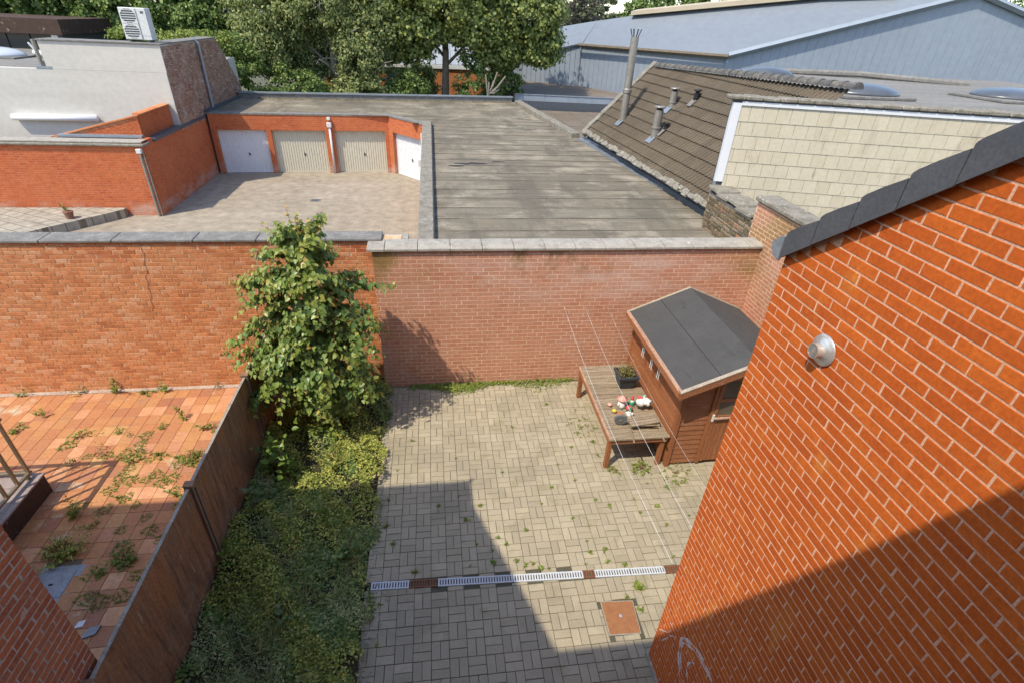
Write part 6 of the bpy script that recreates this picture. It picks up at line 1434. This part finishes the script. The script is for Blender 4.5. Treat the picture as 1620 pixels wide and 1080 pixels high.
for k, (x_, y_, w_, h_, mt, lb) in enumerate(((-9.9, 31.4, 1.5, 2.6, 'leaf_hedge', 'dark ivy bush against the end of the brick side wall'), (-7.2, 31.7, 1.9, 1.5, 'leaf_hedge', 'dark shrub below the grey green tree on the left'), (-5.6, 34.8, 2.2, 2.2, 'leaf_hedge', 'dark shrub mass behind the bare lower branches'), (-4.0, 32.0, 1.7, 1.35, 'leaf_willow', 'low shrub below the middle of the grey green tree'), (-1.4, 33.0, 1.3, 1.5, 'leaf_hedge', 'dark shrub just left of the maple trunk'), (-2.8, 37.5, 1.5, 1.3, 'leaf_hedge', 'shrub in front of the orange brick building on its left'), (-.6, 38.2, .9, 1.5, 'leaf_maple', 'small sunlit shrub in front of the orange brick building'), (2.6, 33.6, 1.5, 2.3, 'leaf_hedge', 'dark shrub just right of the maple trunk'), (4.2, 34.5, 1.3, 2.0, 'leaf_hedge', 'shrub in deep shade under the right side of the maple'))):
    sb = thing('shrub', lb, 'shrub', (x_, y_, 0), 'shrubs behind the garage roof'); MB().tube([(x_, y_, 0), (x_ + .1, y_, 1.6)], [.05, .03], 6).build('stem', 'bark', sb)
    crown([(x_, y_, 1.4 + h_ * .5, w_, .9, h_, 1)], 7500, .13, OVAL * np.array([1.5, 1, 1]), 130 + k, mt, sb, 'foliage', clump=.4)
# ivy spilling over the end of the white building's side wall
o = thing('ivy_creeper', 'sunlit yellow green creeper along the roof edge of the brick side wall', 'creeper', (-11, 29.5, 4.6))
crown([(-10.6, 29.6, 4.9, 1.9, .6, .28, 1), (-13.2, 30.2, 4.9, 1.6, .6, .25, .7)], 5000, .10, OVAL * np.array([1.5, 1, 1]), 150, 'leaf_weed', o, 'foliage', clump=.25)
MB().tube([(-11, 29.75, 3.0), (-10.8, 29.75, 4.9)], .03, 5).build('stem', 'twig', o)
# pruned bare shrub
pb = thing('pruned_shrub', 'pruned shrub with bare pale stubs behind the garage parapet', 'shrub', (3.1, 31.9, 0))
MB().tube([(3.1, 31.9, 0), (3.1, 31.9, 2.7)], [.09, .07], 7).build('stem', 'twig_grey', pb)
for k, (dx, dz) in enumerate(((-.15, 1.1), (.05, .75), (.5, 1.25), (.75, .75), (.95, 1.05), (.62, .4), (.3, .8))):
    MB().tube([(3.1, 31.9, 2.45 + .05 * k), (3.1 + dx * .5, 31.85, 2.5 + dz * .45), (3.1 + dx, 31.9, 2.5 + dz)], [.05, .045, .04], 6).build('stub', 'twig_grey', pb)
# far trees
pt2 = thing('dark_tree', 'sparse dark purplish tree between the maple and the conifer', 'tree', (14.2, 60, 0)); limbs(pt2, (14.2, 60, 0), (14.4, 60, 9), .25, 10, .8, 41)
crown([(14.2, 60, 7.2, 2.9, 2, 3.2, 2), (12.0, 60, 6.2, 2.4, 1.6, 2.2, 1), (16.2, 59, 5.4, 2.0, 1.4, 1.2, 1)], 18000, .22, OVAL, 161, 'leaf_purple', pt2, clump=.5)
cf = thing('conifer_tree', 'conifer with layered boughs against the sky', 'tree', (18.6, 70, 0)); MB().tube([(18.6, 70, 0), (18.6, 70, 13.2)], [.35, .03], 8).build('trunk', 'bark', cf)
crown([(18.6 + (.5 if k % 2 else -.5), 70, 4.2 + k * .85, 4.4 * (1 - k / 11.5), 3.2 * (1 - k / 11.5), .3, 1 - k / 12) for k in range(11)], 26000, .34, OVAL, 162, 'leaf_conifer', cf, clump=.38, droop=.4)
for k, (x_, y_, cz, w_, h_, lb) in enumerate(((30.5, 78, 7.6, 5.5, 4.2, 'rounded green tree beyond the warehouse ridge'), (42, 82, 8.6, 7, 4.2, 'broad green tree far behind the warehouse roof'), (60, 62, 8.4, 7, 4.4, 'green tree behind the right slope of the warehouse'), (21, 66, 5.0, 2.6, 1.2, 'low yellow green hedge tree below the conifer'))):
    ft = thing('far_tree', lb, 'tree', (x_, y_, 0), 'far trees beyond the warehouse'); MB().tube([(x_, y_, 0), (x_, y_, cz)], [.3, .15], 7).build('trunk', 'bark', ft)
    crown([(x_, y_, cz, w_, 3, h_, 2), (x_ - w_ * .5, y_, cz - 1, w_ * .7, 2.4, h_ * .7, 1), (x_ + w_ * .5, y_, cz - .8, w_ * .7, 2.4, h_ * .7, 1)], 14000, .3, OVAL * np.array([1.5, 1, 1]), 170 + k, 'leaf_far', ft, clump=.8)
